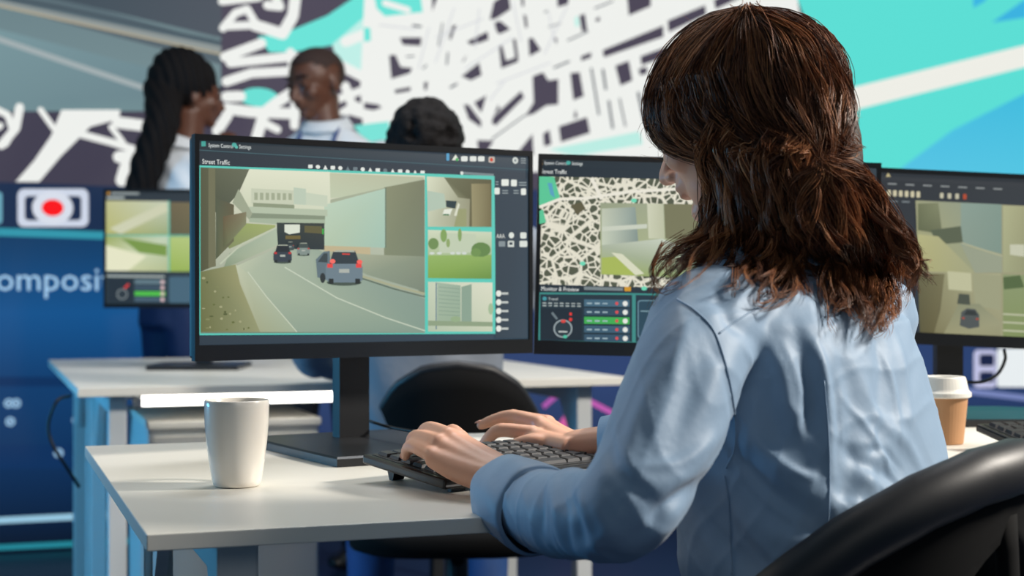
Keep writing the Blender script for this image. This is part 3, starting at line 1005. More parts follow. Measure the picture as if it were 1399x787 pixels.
def map_material():
    m = bpy.data.materials.new('street_map_picture')
    m.use_nodes = True
    nt = m.node_tree
    b = nt.nodes['Principled BSDF']
    b.inputs['Base Color'].default_value = (0.006, 0.006, 0.008, 1)
    b.inputs['Roughness'].default_value = 0.6
    b.inputs['Specular IOR Level'].default_value = 0.15
    tc = nt.nodes.new('ShaderNodeTexCoord')

    def net(scale, thr, seedoff):
        mp = nt.nodes.new('ShaderNodeMapping')
        mp.inputs['Location'].default_value = seedoff
        mp.inputs['Rotation'].default_value = (0, 0, 0.3)
        nt.links.new(tc.outputs['Object'], mp.inputs['Vector'])
        vo = nt.nodes.new('ShaderNodeTexVoronoi')
        vo.feature = 'DISTANCE_TO_EDGE'
        vo.inputs['Scale'].default_value = scale
        vo.inputs['Randomness'].default_value = 0.85
        nt.links.new(mp.outputs['Vector'], vo.inputs['Vector'])
        r = nt.nodes.new('ShaderNodeMapRange')
        r.inputs['From Min'].default_value = thr * 0.7
        r.inputs['From Max'].default_value = thr * 1.3
        r.inputs['To Min'].default_value = 1.0
        r.inputs['To Max'].default_value = 0.0
        nt.links.new(vo.outputs['Distance'], r.inputs['Value'])
        return r.outputs['Result']
    a = net(92.0, 0.085, (3, 1, 0))
    b2 = net(30.0, 0.055, (7, 5, 0))
    mxm = nt.nodes.new('ShaderNodeMath')
    mxm.operation = 'MAXIMUM'
    nt.links.new(a, mxm.inputs[0])
    nt.links.new(b2, mxm.inputs[1])
    mix = nt.nodes.new('ShaderNodeMix')
    mix.data_type = 'RGBA'
    mix.inputs['A'].default_value = rgb(84, 90, 74)
    mix.inputs['B'].default_value = rgb(226, 222, 204)
    nt.links.new(mxm.outputs[0], mix.inputs['Factor'])
    nt.links.new(mix.outputs['Result'], b.inputs['Emission Color'])
    b.inputs['Emission Strength'].default_value = 1.0
    return m


c = canvas_on(m2)
c.raw([(-iw, -ih + 0.0202), (iw, -ih + 0.0202), (iw, ih - 0.0082), (-iw, ih - 0.0082)], [(38, 50, 60), (44, 60, 72), (60, 70, 78), (40, 50, 58)])
c.poly([(735.8, 214), (1193, 225), (1193, 238), (735.8, 227)], [(48, 56, 62), (62, 70, 76), (58, 68, 76), (44, 54, 62)])
c.rrect(736.5, 217.5, 741.5, 225.5, 1, (214, 160, 50))
c.text('System Control', (743.5, 224.6), 3.4, (226, 232, 230), 1.35)
c.disc((776.5, 222.5), 3.3, 2.8, (80, 170, 160), 12)
c.text('Settings', (781, 225.4), 3.4, (226, 232, 230), 1.35)
c.text('Street Traffic', (739.5, 236.9), 4.6, (236, 240, 236), 1.25)
c.text('Monitor & Preview', (739, 396.9), 4.7, (236, 240, 236), 1.2)
c.poly([(798, 391.5), (851, 393), (851, 397.5), (798, 396)], (120, 132, 136))
c.rrect(853, 390, 862, 398, 1, (206, 150, 50))
c.poly([(735.5, 399.5), (866, 400.5), (866, 469.5), (735.5, 467.5)], (64, 140, 134))
c.poly([(738, 402), (863.5, 403), (863.5, 467), (738, 465)], (40, 56, 66))
c.poly([(866, 400.5), (1192, 408), (1192, 477), (866, 469.5)], (64, 140, 134))
c.poly([(868.5, 403), (1189.5, 410.5), (1189.5, 474.5), (868.5, 467)], (38, 58, 70))
for k in range(4):
    c.rrect(940 + k * 62, 412 + k * 1.4, 994 + k * 62, 462 + k * 1.4, 4, (104, 140, 154))
    c.rrect(941.5 + k * 62, 413.5 + k * 1.4, 992.5 + k * 62, 460.5 + k * 1.4, 3, (44, 72, 88))
c.rrect(871, 410, 930, 462, 4, (104, 140, 154))
c.rrect(872.5, 411.5, 928, 460.5, 3, (44, 72, 88))
c.line([(875, 425), (892, 425.4)], 1.6, (120, 150, 160), False)
c.disc((744, 408), 3, 2.6, (70, 150, 160), 12)
c.text('Travel', (749, 410), 3.6, (206, 214, 212))
for k in range(2):
    ui_text_row(c, 740, 414 + k * 3.5, 795, 415 + k * 3.5, 7, 1.6, (170, 180, 178), rr)
c.poly([(738.5, 421), (795, 422), (795, 464), (738.5, 463)], (34, 46, 56))
c.disc((769, 449), 13, 12.5, (150, 162, 166), 26)
c.disc((769, 449), 11, 10.5, (44, 58, 66), 26)
c.line([(754, 427), (761, 436)], 3, (110, 124, 130), False)
c.poly([(766, 437), (773, 437), (772, 441), (767, 441)], (214, 70, 64))
c.line([(779.5, 427), (779.5, 431)], 3.5, (220, 60, 56), False)
c.disc((779.5, 436.5), 2.4, 2.4, (220, 60, 56), 10)
c.disc((772, 460), 3, 2.4, (80, 190, 160), 10)
c.line([(763, 453), (775, 453.3)], 2, (190, 198, 196), False)
for k, col in enumerate(((70, 104, 124), (52, 78, 96), (66, 170, 84), (62, 94, 114), (56, 84, 104))):
    y = 409 + k * 11.9
    c.poly([(798, y), (860, y + 0.8), (860, y + 10.3), (798, y + 9.5)], col)
    ui_text_row(c, 800, y + 5.4, 832, y + 5.8, 3, 2.2, (160, 182, 190), rr)
    c.disc((842.5, y + 5.6), 2.3, 2.3, (214, 80, 84), 10)
    c.disc((854, y + 5.8), 3.6, 3.6, (226, 228, 222), 12)
c.build('interface_image', M_screen, m2[1])
mp = canvas_on(m2, 0.003)
mp.poly([(733.5, 241), (1060, 249), (1060, 398), (733.5, 388.5)], (0, 0, 0))
LM = mp.O + mp.n * mp.k * mp.eps
# the map gets a plane whose local axes follow the screen
uvs = [mp.uv(*p) for p in ((735.6, 240.9), (1190, 251), (1190, 401), (735.0, 388.5))]
mo = obj('street_map_image', [(u, v, 0) for u, v in uvs][::-1], [(0, 1, 2, 3)], map_material(), m2[1])
Rm = Matrix((m2[3], m2[4], m2[5])).transposed()
mo.matrix_local = Matrix.Translation(LM - m2[0].location) @ Rm.to_4x4()
c = canvas_on(m2, 0.0034)
c.poly([(736.5, 241), (757, 241.6), (765, 270), (738, 284), (736.5, 285)], (92, 196, 150))
c.poly([(748, 250), (754, 250), (758, 270), (752, 266)], (90, 160, 190))
c.poly([(737, 288), (742, 286), (746, 304), (737, 306)], (92, 196, 150))
c.line([(737, 283), (765, 272), (800, 271), (860, 262), (930, 258)], 4, (232, 228, 214), False)
c.line([(808, 243), (822, 272)], 5, (232, 228, 214), False)
c.poly([(780, 280), (795, 276), (800, 285), (788, 294)], (96, 92, 70))
for p_ in ((796, 360), (866, 274), (880, 394), (838, 300)):
    c.disc(p_, 4, 3, (110, 214, 180), 10)
c.poly([(820, 277), (1000, 280), (1000, 382), (820, 375)], [(150, 158, 132), (170, 176, 150), (150, 160, 136), (166, 176, 130)])
c.poly([(822, 285), (868, 283), (872, 330), (822, 335)], [(190, 196, 176), (140, 156, 150), (130, 146, 140), (196, 204, 184)])
c.poly([(822, 310), (884, 306), (884, 312), (822, 316)], (200, 206, 190))
c.poly([(884, 278), (906, 278.5), (908, 326), (886, 326)], [(206, 208, 184), (188, 190, 164), (186, 190, 162), (200, 204, 178)])
c.poly([(907, 278.5), (1000, 280), (1000, 330), (909, 326)], (120, 120, 92))
c.poly([(822, 335), (905, 326), (950, 345), (950, 380), (822, 375)], [(170, 180, 160), (196, 204, 188), (176, 190, 176), (150, 166, 120), (156, 172, 96)])
c.poly([(822, 352), (850, 350), (870, 376), (822, 374)], (166, 182, 92))
c.poly([(835, 345), (850, 347), (880, 374), (868, 376)], (214, 216, 190))
c.build('map_feed_image', M_screen, m2[1])

# --- third monitor on the right hand desk
ROLL3 = math.radians(2.6)
m3l = at(1191, 348, 2.548)
m3u = Vector((1, 0.02, 0)).normalized()
m3c = m3l + m3u * 0.25 + Vector((0, 0, -0.25 * math.sin(ROLL3)))
m3 = monitor('dimmer black monitor cut off by the right edge of the picture', m3c, m3u, ROLL3, MW, MH, 0.0, back=0.075, plate=(0.30, 0.20), shift=-0.10)
c = canvas_on(m3)
c.raw([(-iw, -ih + 0.0202), (iw, -ih + 0.0202), (iw, ih - 0.0082), (-iw, ih - 0.0082)], [(50, 60, 70), (56, 68, 78), (58, 66, 72), (48, 54, 60)])
c.poly([(1195, 232), (1420, 243), (1420, 256), (1195, 245)], [(56, 62, 68)] * 4)
c.poly([(1210, 241.5), (1213.5, 236), (1217, 241.5)], (214, 200, 150))
for i in range(7):
    c.line([(1213 + i * 24, 251 + i * 1.15), (1225 + i * 24, 251.6 + i * 1.15)], 2.0, (150, 156, 156), False)
for i in range(6):
    c.rrect(1212 + i * 8, 259.5 + i * 0.4, 1217 + i * 8, 268 + i * 0.4, 1.5, (222, 214, 180))
for i in range(4):
    c.rrect(1284 + i * 10.5, 263.5 + i * 0.5, 1289 + i * 10.5, 271 + i * 0.5, 1.5, (210, 206, 180) if i < 3 else (190, 80, 50))
ui_text_row(c, 1213, 275, 1246, 276, 2, 2, (130, 140, 144), rr)
ui_text_row(c, 1213, 302, 1240, 303, 2, 1.6, (100, 112, 118), rr)
c.poly([(1250.5, 274), (1460, 284), (1460, 468), (1260, 464)], (170, 168, 134))


def t3(pts):
    return [(1170 + x / 1.79, 200 + y / 1.79) for x, y in pts]


c.poly(t3([(145, 132), (355, 142), (355, 310), (150, 300)]), [(170, 172, 136), (150, 166, 150), (160, 168, 140), (180, 178, 130)])
c.poly(t3([(150, 140), (200, 138), (210, 215), (150, 205)]), [(120, 126, 94), (140, 146, 112), (116, 122, 92), (104, 112, 82)])
c.poly(t3([(255, 138), (355, 142), (355, 262), (255, 240)]), [(150, 172, 160), (140, 164, 152), (136, 160, 148), (148, 168, 154)])
c.poly(t3([(180, 205), (255, 195), (260, 235), (200, 240)]), (96, 106, 84))
c.poly(t3([(150, 215), (200, 220), (290, 310), (150, 305)]), [(196, 194, 140), (190, 188, 140), (176, 178, 140), (188, 186, 130)])
c.line(t3([(256, 236), (356, 268)]), 2, (190, 190, 156), False)
c.poly(t3([(255, 240), (356, 270), (356, 308), (290, 310)]), (164, 172, 148))
c.poly(t3([(150, 310), (352, 312), (352, 478), (160, 474)]), [(150, 148, 110), (186, 186, 150), (160, 158, 122), (128, 122, 84)])
c.poly(t3([(150, 310), (215, 312), (205, 400), (185, 474), (155, 474)]), [(110, 108, 78), (128, 124, 90), (112, 108, 78), (106, 100, 66), (96, 92, 62)])
c.poly(t3([(222, 305), (280, 310), (282, 355), (225, 350)]), (206, 206, 168))
c.poly(t3([(284, 312), (352, 315), (352, 400), (290, 390)]), (170, 172, 138))
c.poly(t3([(205, 474), (250, 385), (300, 385), (352, 430), (352, 478)]), [(170, 166, 126), (150, 154, 124), (150, 154, 124), (168, 168, 134), (160, 158, 122)])
c.poly(t3([(246, 385), (250, 360), (276, 362), (278, 388)]), (80, 88, 76))
c.poly(t3([(252, 438), (256, 405), (270, 396), (290, 398), (300, 412), (300, 442), (275, 446)]), (84, 92, 92))
c.poly(t3([(262, 412), (270, 400), (290, 402), (296, 414)]), (52, 60, 60))
c.line(t3([(258, 420), (264, 420)]), 2.4, (190, 80, 60), False)
c.line(t3([(292, 422), (298, 422)]), 2.4, (190, 80, 60), False)
c.poly(t3([(358, 145), (520, 152), (520, 310), (358, 308)]), [(190, 192, 150), (140, 136, 100), (130, 128, 96), (176, 180, 140)])
c.poly(t3([(375, 240), (410, 240), (410, 270), (375, 265)]), (214, 216, 190))
c.poly(t3([(358, 313), (520, 318), (520, 480), (358, 478)]), [(150, 164, 120), (150, 166, 120), (130, 150, 96), (140, 156, 100)])
c.poly(t3([(358, 320), (400, 315), (410, 345), (360, 350)]), (90, 112, 70))
for k in range(3):
    c.line(t3([(358, 410 + k * 20), (430, 414 + k * 20)]), 2.4, (200, 204, 172), False)
c.build('interface_image', M_dim, m3[1])

# --- monitor on the rear desk
m4c = desk_pt(B0, 0.30, 0.80)
ytmp = 4.2
m4l = at(141.5, 339.5, ytmp)
m4u = Vector((1, 0.02, 0)).normalized()
W4, H4 = 0.52, 0.325
m4c = m4l + m4u * (W4 / 2)
m4 = monitor('small-looking blurred monitor on the rear desk beside the standing woman', m4c, m4u, 0.0, W4, H4, 0.0, chin=0.012, back=0.075, plate=(0.25, 0.18))
c = canvas_on(m4)
iw4, ih4 = W4 / 2 - 0.0062, H4 / 2
c.raw([(-iw4, -ih4 + 0.0122), (iw4, -ih4 + 0.0122), (iw4, ih4 - 0.0082), (-iw4, ih4 - 0.0082)], [(40, 54, 62), (44, 60, 70), (52, 60, 66), (44, 52, 58)])
c.rrect(146.5, 261, 150, 266, 1, (206, 150, 50))
c.line([(152, 264), (190, 264.5)], 3, (150, 160, 160), False)
c.line([(146, 270), (170, 270.3)], 3, (170, 180, 178), False)
c.poly([(145, 274), (230, 275), (230, 321), (145, 320)], [(190, 190, 140), (196, 204, 180), (150, 166, 120), (180, 180, 110)])
c.poly([(150, 312), (225, 277), (230, 288), (165, 320)], (204, 206, 176))
c.poly([(145, 322), (230, 322), (230, 371), (145, 370)], [(150, 166, 90), (190, 206, 180), (176, 186, 140), (214, 216, 170)])
c.poly([(145, 335), (200, 350), (175, 370), (145, 370)], (228, 228, 196))
c.poly([(165, 325), (228, 335), (228, 350), (190, 345)], (120, 150, 70))
c.poly([(232, 276), (400, 279), (400, 321), (232, 321)], [(110, 100, 74), (140, 130, 96), (120, 112, 80), (96, 92, 66)])
c.poly([(232, 323), (400, 324), (400, 371), (232, 371)], [(176, 196, 120), (190, 206, 150), (130, 166, 90), (150, 176, 80)])
c.line([(231, 274), (231, 371)], 1.8, (92, 190, 170), False)
c.line([(145, 321.5), (400, 322)], 1.6, (92, 190, 170), False)
c.line([(146, 377), (225, 378)], 2.6, (170, 180, 176), False)
c.poly([(148, 381), (182, 381), (182, 413), (148, 413)], (34, 44, 52))
c.disc((167, 402), 7.5, 7.5, (130, 140, 142), 20)
c.disc((167, 402), 6, 6, (44, 54, 60), 20)
c.line([(170, 394), (176, 388)], 3, (214, 60, 56), False)
for k, col in enumerate(((96, 120, 130), (60, 80, 96), (80, 190, 70), (70, 92, 108))):
    c.poly([(184, 382 + k * 8), (226, 382.4 + k * 8), (226, 388.4 + k * 8), (184, 388 + k * 8)], col)
    c.disc((222, 385.4 + k * 8), 2.6, 2.6, (226, 190, 190), 10)
c.rrect(231, 378, 300, 414, 3, (70, 100, 118))
c.build('interface_image', M_screen, m4[1])

# ------------------------------------------------------------------ mug, paper cup
mp_ = at(323.5, 670.5, 0.22 * F_PX / (664 - CY))
mug = thing('coffee_mug', 'white ceramic mug standing alone at the left end of the desk', 'mug', (mp_.x, mp_.y, DESK_Z))
MS = mp_.y / F_PX            # metres per pixel at the mug
prof_px = [(0.0, 0.6), (29, 0.6), (31.5, 2.0), (33.5, 9), (37, 30), (41, 60), (43.3, 88), (43.8, 110), (43.8, 117), (42.8, 118.2), (41.2, 117), (41, 108), (40, 85), (37.5, 55), (33, 22), (29, 8), (0.0, 7)]
v, f = lathe([(max(r, 0.01) * MS, z * MS) for r, z in prof_px], 56)
obj('body', v, f, M_ceramic, mug, smooth=True)
v, f = lathe([(0.0001, 78 * MS), (39.2 * MS, 78 * MS), (39.2 * MS, 79 * MS), (0.0001, 79 * MS)], 48)
obj('coffee', v, f, M_coffee, mug, smooth=False)
hd = Vector((0.25, 0.97, 0))
hp = [hd * (r * MS) + Vector((0, 0, z * MS)) for r, z in ((42, 96), (60, 100), (72, 84), (71, 58), (58, 38), (37, 34))]
v, f = tube(hp, [5.2 * MS] * 6, 10, n=20)
obj('handle', v, f, M_ceramic, mug, smooth=True)

cp = at(1289, 606, 0.22 * F_PX / (606 - CY))
cup = thing('paper_cup', 'brown takeaway coffee cup with white lid on the desk', 'cup', (cp.x, cp.y, DESK_Z))
s_ = cp.y / F_PX
v, f = lathe([(0.01 * s_, 1 * s_), (25 * s_, 1 * s_), (25.6 * s_, 0.4 * s_), (26.5 * s_, 2 * s_), (32.5 * s_, 66 * s_), (0.01 * s_, 66 * s_)], 40)
obj('sleeve', v, f, M_kraft, cup, smooth=False)
v, f = lathe([(0.01 * s_, 63 * s_), (34.5 * s_, 63.5 * s_), (37 * s_, 65 * s_), (37 * s_, 70 * s_), (34 * s_, 73 * s_), (33 * s_, 75 * s_), (29.5 * s_, 90 * s_), (28 * s_, 92 * s_), (25 * s_, 91 * s_), (24 * s_, 88 * s_), (0.01 * s_, 88 * s_)], 44)
lid = obj('lid', v, f, M_lid, cup, smooth=False)

# ------------------------------------------------------------------ keyboards


def keycap(w, d, h):
    a, b = w / 2, d / 2
    k = 0.0016
    V = [(-a, -b, 0), (a, -b, 0), (a, b, 0), (-a, b, 0), (-a + k, -b + k, h), (a - k, -b + k, h), (a - k, b - k * 0.6, h * 1.05), (-a + k, b - k * 0.6, h * 1.05)]
    F = [(3, 2, 1, 0), (4, 5, 6, 7), (0, 1, 5, 4), (1, 2, 6, 5), (2, 3, 7, 6), (3, 0, 4, 7)]
    me = bpy.data.meshes.new('key')
    me.from_pydata(V, [], F)
    me.materials.append(M_key)
    return me


KEYS = {}


def keyboard(label, loc, rot, width=0.44, depth=0.145, slope=5.5, feet=True):
    """origin at front-left corner; +x along the front edge, +y away from the typist"""
    t = thing('keyboard', label, 'keyboard', loc, rot, 'black computer keyboards')
    a = math.radians(slope)
    ca, sa = math.cos(a), math.sin(a)
    z0, th = 0.0045, 0.011

    def P(x, y, z):
        return (x, y * ca - z * sa, z0 + y * sa + z * ca)
    v, f = rbox(0, width, 0, depth, 0, th, 0.003)
    obj('body', [P(*q) for q in v], f, M_black_gloss, t)
    v, f = rbox(0.002, width - 0.002, -0.0012, depth + 0.0006, 0.0035, 0.0055, 0)
    obj('trim', [P(*q) for q in v], f, M_silver, t)
    v, f = rbox(0.008, width - 0.008, 0.008, depth - 0.008, th, th + 0.0006, 0)
    obj('key_bed', [P(*q) for q in v], f, M_black, t)
    pitch = 0.0187
    rows = [[1] * 15, [1] * 13 + [2], [1.5] + [1] * 12 + [1.5], [1.8] + [1] * 11 + [2.2], [2.3] + [1] * 10 + [2.7], [1.3, 1.1, 1.2, 6.2, 1.2, 1.1, 1.3, 1.6]]
    rot_e = (a, 0, 0)
    for r, row in enumerate(rows):
        y = depth - 0.02 - r * 0.0205
        x = 0.012
        tot = sum(row)
        sc = 0.285 / tot
        for wk in row:
            w_ = wk * sc
            key = round(w_ - 0.0022, 4)
            if key not in KEYS:
                KEYS[key] = keycap(key, 0.0165, 0.0036)
            o = bpy.data.objects.new('key', KEYS[key])
            COL.objects.link(o)
            o.parent = t
            o.location = P(x + w_ / 2, y, th + 0.0008)
            o.rotation_euler = rot_e
            x += w_
    key = 0.0163
    if key not in KEYS:
        KEYS[key] = keycap(key, 0.0165, 0.0036)
    for r in range(6):
        y = depth - 0.02 - r * 0.0205
        for i in range(7):
            if i < 3 and r == 3:
                continue
            if i < 3 and r == 4 and i != 1:
                continue
            x = 0.312 + i * 0.0178 if i >= 3 else 0.308 + i * 0.0178
            o = bpy.data.objects.new('key', KEYS[key])
            COL.objects.link(o)
            o.parent = t
            o.location = P(x, y, th + 0.0008)
            o.rotation_euler = rot_e
    if feet:
        for x in (0.03, width - 0.05):
            q0, q1 = P(x, depth - 0.02, 0), P(x, depth - 0.006, 0)
            V = [(x, q0[1] - 0.004, q0[2]), (x + 0.02, q0[1] - 0.004, q0[2]), (x + 0.02, q1[1], q1[2]), (x, q1[1], q1[2]),
                 (x + 0.002, q0[1] + 0.004, 0.0004), (x + 0.018, q0[1] + 0.004, 0.0004), (x + 0.018, q0[1] + 0.010, 0.0004), (x + 0.002, q0[1] + 0.010, 0.0004)]
            obj('foot', V, [(0, 1, 2, 3), (7, 6, 5, 4), (0, 4, 5, 1), (1, 5, 6, 2), (2, 6, 7, 3), (3, 7, 4, 0)], M_black, t)
        for x in (0.02, width - 0.04):
            v, f = rbox(x, x + 0.02, 0.012, 0.018, 0, z0 + 0.0012, 0)
            obj('rubber_pad', v, f, M_black, t)
    return t


KF = Vector((-0.682, 0.731, 0))
KR = Vector((0.731, 0.682, 0))
K1 = at(607, 676, 0.22 * F_PX / (676 - CY))
keyboard('black slim keyboard under the typing hands', (K1.x, K1.y, DESK_Z + 0.0002), math.atan2(KR.y, KR.x), slope=6.5)
k2 = at(1350, 622, 0.22 * F_PX / (622 - CY))
keyboard('black keyboard at the right edge beside the paper cup', (k2.x + 0.036, k2.y - 0.070, DESK_Z + 0.0002), math.radians(13), slope=8)

# cables
v, f = tube([at(486, 563, 2.24), at(500, 573, 2.2), at(530, 583, 2.12), at(566, 590, 2.05), at(600, 600, 1.98)], [0.0022] * 5, 8, n=24)
v = [Vector((p.x, p.y, max(p.z, DESK_Z + 0.0145))) for p in v]
tag(obj('keyboard_cable', v, f, M_cable, smooth=True), 'thin dark cable behind the main monitor stand', 'cable')
v, f = tube([at(1262, 633, 0.22 * F_PX / (633 - CY)), at(1280, 636, 0.22 * F_PX / (636 - CY)), at(1310, 650, 0.22 * F_PX / (650 - CY)), at(1345, 660, 0.22 * F_PX / (660 - CY))], [0.0026] * 4, 8, n=20)
v = [Vector((p.x, p.y, p.z + 0.0032)) for p in v]
tag(obj('desk_cable', v, f, M_cable, smooth=True), 'black cable lying on the desk in front of the paper cup', 'cable')
v, f = tube([at(1372, 478, 2.62), at(1373, 492, 2.63), at(1362, 512, 2.64), at(1340, 522, 2.63), at(1310, 520, 2.6), at(1296, 512, 2.6)], [0.0028] * 6, 8, n=24)
tag(obj('monitor_cable', v, f, M_cable, smooth=True), 'black cable looping below the right monitor', 'cable')
v, f = tube([at(96, 541, 3.55), at(78, 548, 3.5), at(66, 580, 3.5), at(72, 608, 3.5), at(92, 640, 3.52), at(108, 665, 3.55)], [0.004] * 6, 8, n=24)
tag(obj('hanging_cable', v, f, M_cable, smooth=True), 'dark cable hanging from the left end of the rear desk', 'cable')

# ------------------------------------------------------------------ chairs


def chair(label, root, face, z_top, drop, bot_fn, radius, rim_r, seat_z=0.46, name='office_chair', arms=60, panel_inset=0.0):
    """root: point on the floor below the seat; face: unit vector the chair faces"""
    face = Vector(face).normalized()
    rt = Vector((face.y, -face.x, 0))
    t = thing(name, label, 'chair', (root[0], root[1], 0), 0, None)
    R = radius
    n = 28
    top, bot, topi, boti = [], [], [], []
    for i in range(n + 1):
        ph = math.radians(-arms + 2 * arms * i / n)
        d = -face * math.cos(ph) + rt * math.sin(ph)
        zt = z_top - drop(abs(math.degrees(ph)))
        zb = bot_fn(abs(math.degrees(ph)))
        lean_t, lean_b = 0.0, -0.015
        top.append(face * R * 0.30 + d * (R + lean_t) + Vector((0, 0, zt)))
        bot.append(face * R * 0.30 + d * (R + lean_b) + Vector((0, 0, zb)))
        topi.append(face * R * 0.30 + d * (R + lean_t - 0.02) + Vector((0, 0, zt)))
        boti.append(face * R * 0.30 + d * (R + lean_b - 0.02) + Vector((0, 0, zb)))
    nv = 7
    V, F = [], []
    for a, b in ((top, bot), (topi, boti)):
        for j in range(nv):
            k = j / (nv - 1)
            for i in range(n + 1):
                V.append(a[i] * (1 - k) + b[i] * k)
    m = n + 1
    off = nv * m
    for j in range(nv - 1):
        for i in range(n):
            q = j * m + i
            F.append((q, q + 1, q + m + 1, q + m))
            F.append((off + q, off + q + m, off + q + m + 1, off + q + 1))
    for i in range(n):
        F.append((i, off + i, off + i + 1, i + 1))
        q = (nv - 1) * m + i
        F.append((q, q + 1, off + q + 1, off + q))
    for j in range(nv - 1):
        F.append((j * m, (j + 1) * m, off + (j + 1) * m, off + j * m))
        q = j * m + n
        F.append((q, off + q, off + q + m, q + m))
    obj('backrest', V, F, M_chair, t, smooth=True)
    rim = [a * 0.5 + b * 0.5 for a, b in zip(top, topi)]
    v, f = tube(rim, [rim_r] * len(rim), 14)
    e0 = ellipsoid(rim[0], rim_r, rim_r, rim_r, sub=2)
    e1 = ellipsoid(rim[-1], rim_r, rim_r, rim_r, sub=2)
    v, f = join((v, f), e0, e1)
    obj('rim', v, f, M_chair_rim, t, smooth=True)
    # seat
    pts = []
    for k in range(28):
        a = 2 * math.pi * k / 28
        ca, sa = math.cos(a), math.sin(a)
        pts.append((math.copysign(abs(ca) ** 0.6, ca) * 0.235, math.copysign(abs(sa) ** 0.6, sa) * 0.225))
    rings = []
    for z, s in ((seat_z - 0.06, 0.86), (seat_z - 0.05, 0.97), (seat_z - 0.02, 1.0), (seat_z - 0.005, 0.97), (seat_z, 0.86)):
        rings.append([rt * x * s + face * (y * s + 0.02) + Vector((0, 0, z)) for x, y in pts])
    v, f = loft(rings)
    obj('seat', v, f, M_chair, t, smooth=True)
    v, f = lathe([(0.025, 0.11), (0.025, seat_z - 0.06)], 16)
    obj('gas_post', v, f, M_base, t, smooth=False)
    v, f = tube([-face * 0.05 + Vector((0, 0, seat_z - 0.075)), -face * (R * 0.7 + 0.005) + Vector((0, 0, seat_z - 0.05)), -face * (R * 0.7 - 0.01) + Vector((0, 0, seat_z + 0.12)), -face * (R * 0.7 - 0.018) + Vector((0, 0, bot_fn(0) + 0.02))], [0.016] * 4, 10, n=16, flat=(face, 0.6))
    obj('back_support', v, f, M_chair, t, smooth=True)
    for k in range(5):
        a = 2 * math.pi * k / 5 + 0.3
        d = Vector((math.cos(a), math.sin(a), 0))
        v, f = tube([Vector((0, 0, 0.10)) + d * 0.015, Vector((0, 0, 0.075)) + d * 0.28], [0.022, 0.014], 8)
        lg = obj('base_arm', v, f, M_base, t, smooth=False)
        v, f = tube([d * 0.275 + Vector((-d.y, d.x, 0)) * 0.02 + Vector((0, 0, 0.03)), d * 0.275 - Vector((-d.y, d.x, 0)) * 0.02 + Vector((0, 0, 0.03))], [0.03, 0.03], 14)
        obj('caster', v, f, M_black, lg, smooth=False)
    return t


BODYF = Vector((-0.766, 0.643, 0))
BODYR = Vector((0.643, 0.766, 0))


def interp(x, xs, ys):
    return float(np.interp(x, xs, ys))


RC = 0.25
cback = Vector((0.467, 1.40, 0))
croot = cback + BODYF * (RC - RC * 0.30)
chair('black office chair of the typing woman, cut off by the lower right corner', croot, BODYF, 0.787,
      lambda a: interp(a, (0, 15, 30, 45, 60, 75), (0, 0.005, 0.022, 0.052, 0.098, 0.16)),
      lambda a: interp(a, (0, 8, 15, 30, 60, 75), (0.722, 0.712, 0.692, 0.64, 0.56, 0.53)), RC, 0.026, arms=72)
c2 = at(620, 700, 3.12)
chair('black office chair behind the main monitor, turned towards the rear desk', (c2.x, c2.y + 0.17, 0), (-0.05, 1, 0), 0.79,
      lambda a: interp(a, (0, 20, 40, 60, 75), (0, 0.008, 0.045, 0.12, 0.2)),
      lambda a: interp(a, (0, 60, 75), (0.50, 0.50, 0.52)), 0.205, 0.011, arms=75)

# ------------------------------------------------------------------ people


def head_axes(f_yaw, pitch, roll=0.0):
    """f_yaw: degrees to the left of the viewing direction; pitch: degrees nose down"""
    y, p = math.radians(f_yaw), math.radians(pitch)
    h = Vector((-math.sin(y), math.cos(y), 0))
    f = h * math.cos(p) - Vector((0, 0, 1)) * math.sin(p)
    u = h * math.sin(p) + Vector((0, 0, 1)) * math.cos(p)
    r = f.cross(u).normalized()
    if roll:
        q = Matrix.Rotation(math.radians(roll), 3, f)
        u, r = q @ u, q @ r
    return f, u, r


def head_parts(C, f, u, r, s=1.0):
    C = Vector(C)

    def e(fw, up, rt, a, b, c_, sub=3):
        return ellipsoid(C + f * fw * s + u * up * s + r * rt * s, a * s, b * s, c_ * s, (f, r, u), sub)
    P = [e(-0.008, 0.022, 0, 0.092, 0.072, 0.076), e(0.018, -0.018, 0, 0.068, 0.058, 0.074), e(0.034, -0.055, 0, 0.046, 0.044, 0.040),
         e(0.066, -0.082, 0, 0.019, 0.022, 0.016, 2), e(0.070, 0.018, 0, 0.018, 0.045, 0.012, 2), e(0.074, -0.047, 0, 0.018, 0.024, 0.018, 2)]
    # nose
    P.append(tube([C + (f * 0.078 + u * 0.012) * s, C + (f * 0.090 - u * 0.010) * s, C + (f * 0.103 - u * 0.030) * s], [0.008 * s, 0.009 * s, 0.011 * s], 10))
    P.append(e(0.104, -0.032, 0, 0.0105, 0.0115, 0.009, 2))
    for k in (-1, 1):
        P.append(e(0.092, -0.035, k * 0.010, 0.010, 0.008, 0.007, 2))
        P.append(e(0.052, -0.022, k * 0.036, 0.030, 0.022, 0.024, 2))       # cheek
        P.append(e(-0.008, -0.012, k * 0.072, 0.017, 0.007, 0.030, 2))       # ear
    # lips
    P.append(e(0.088, -0.050, 0, 0.007, 0.019, 0.0045, 2))
    P.append(e(0.086, -0.059, 0, 0.007, 0.016, 0.005, 2))
    return P


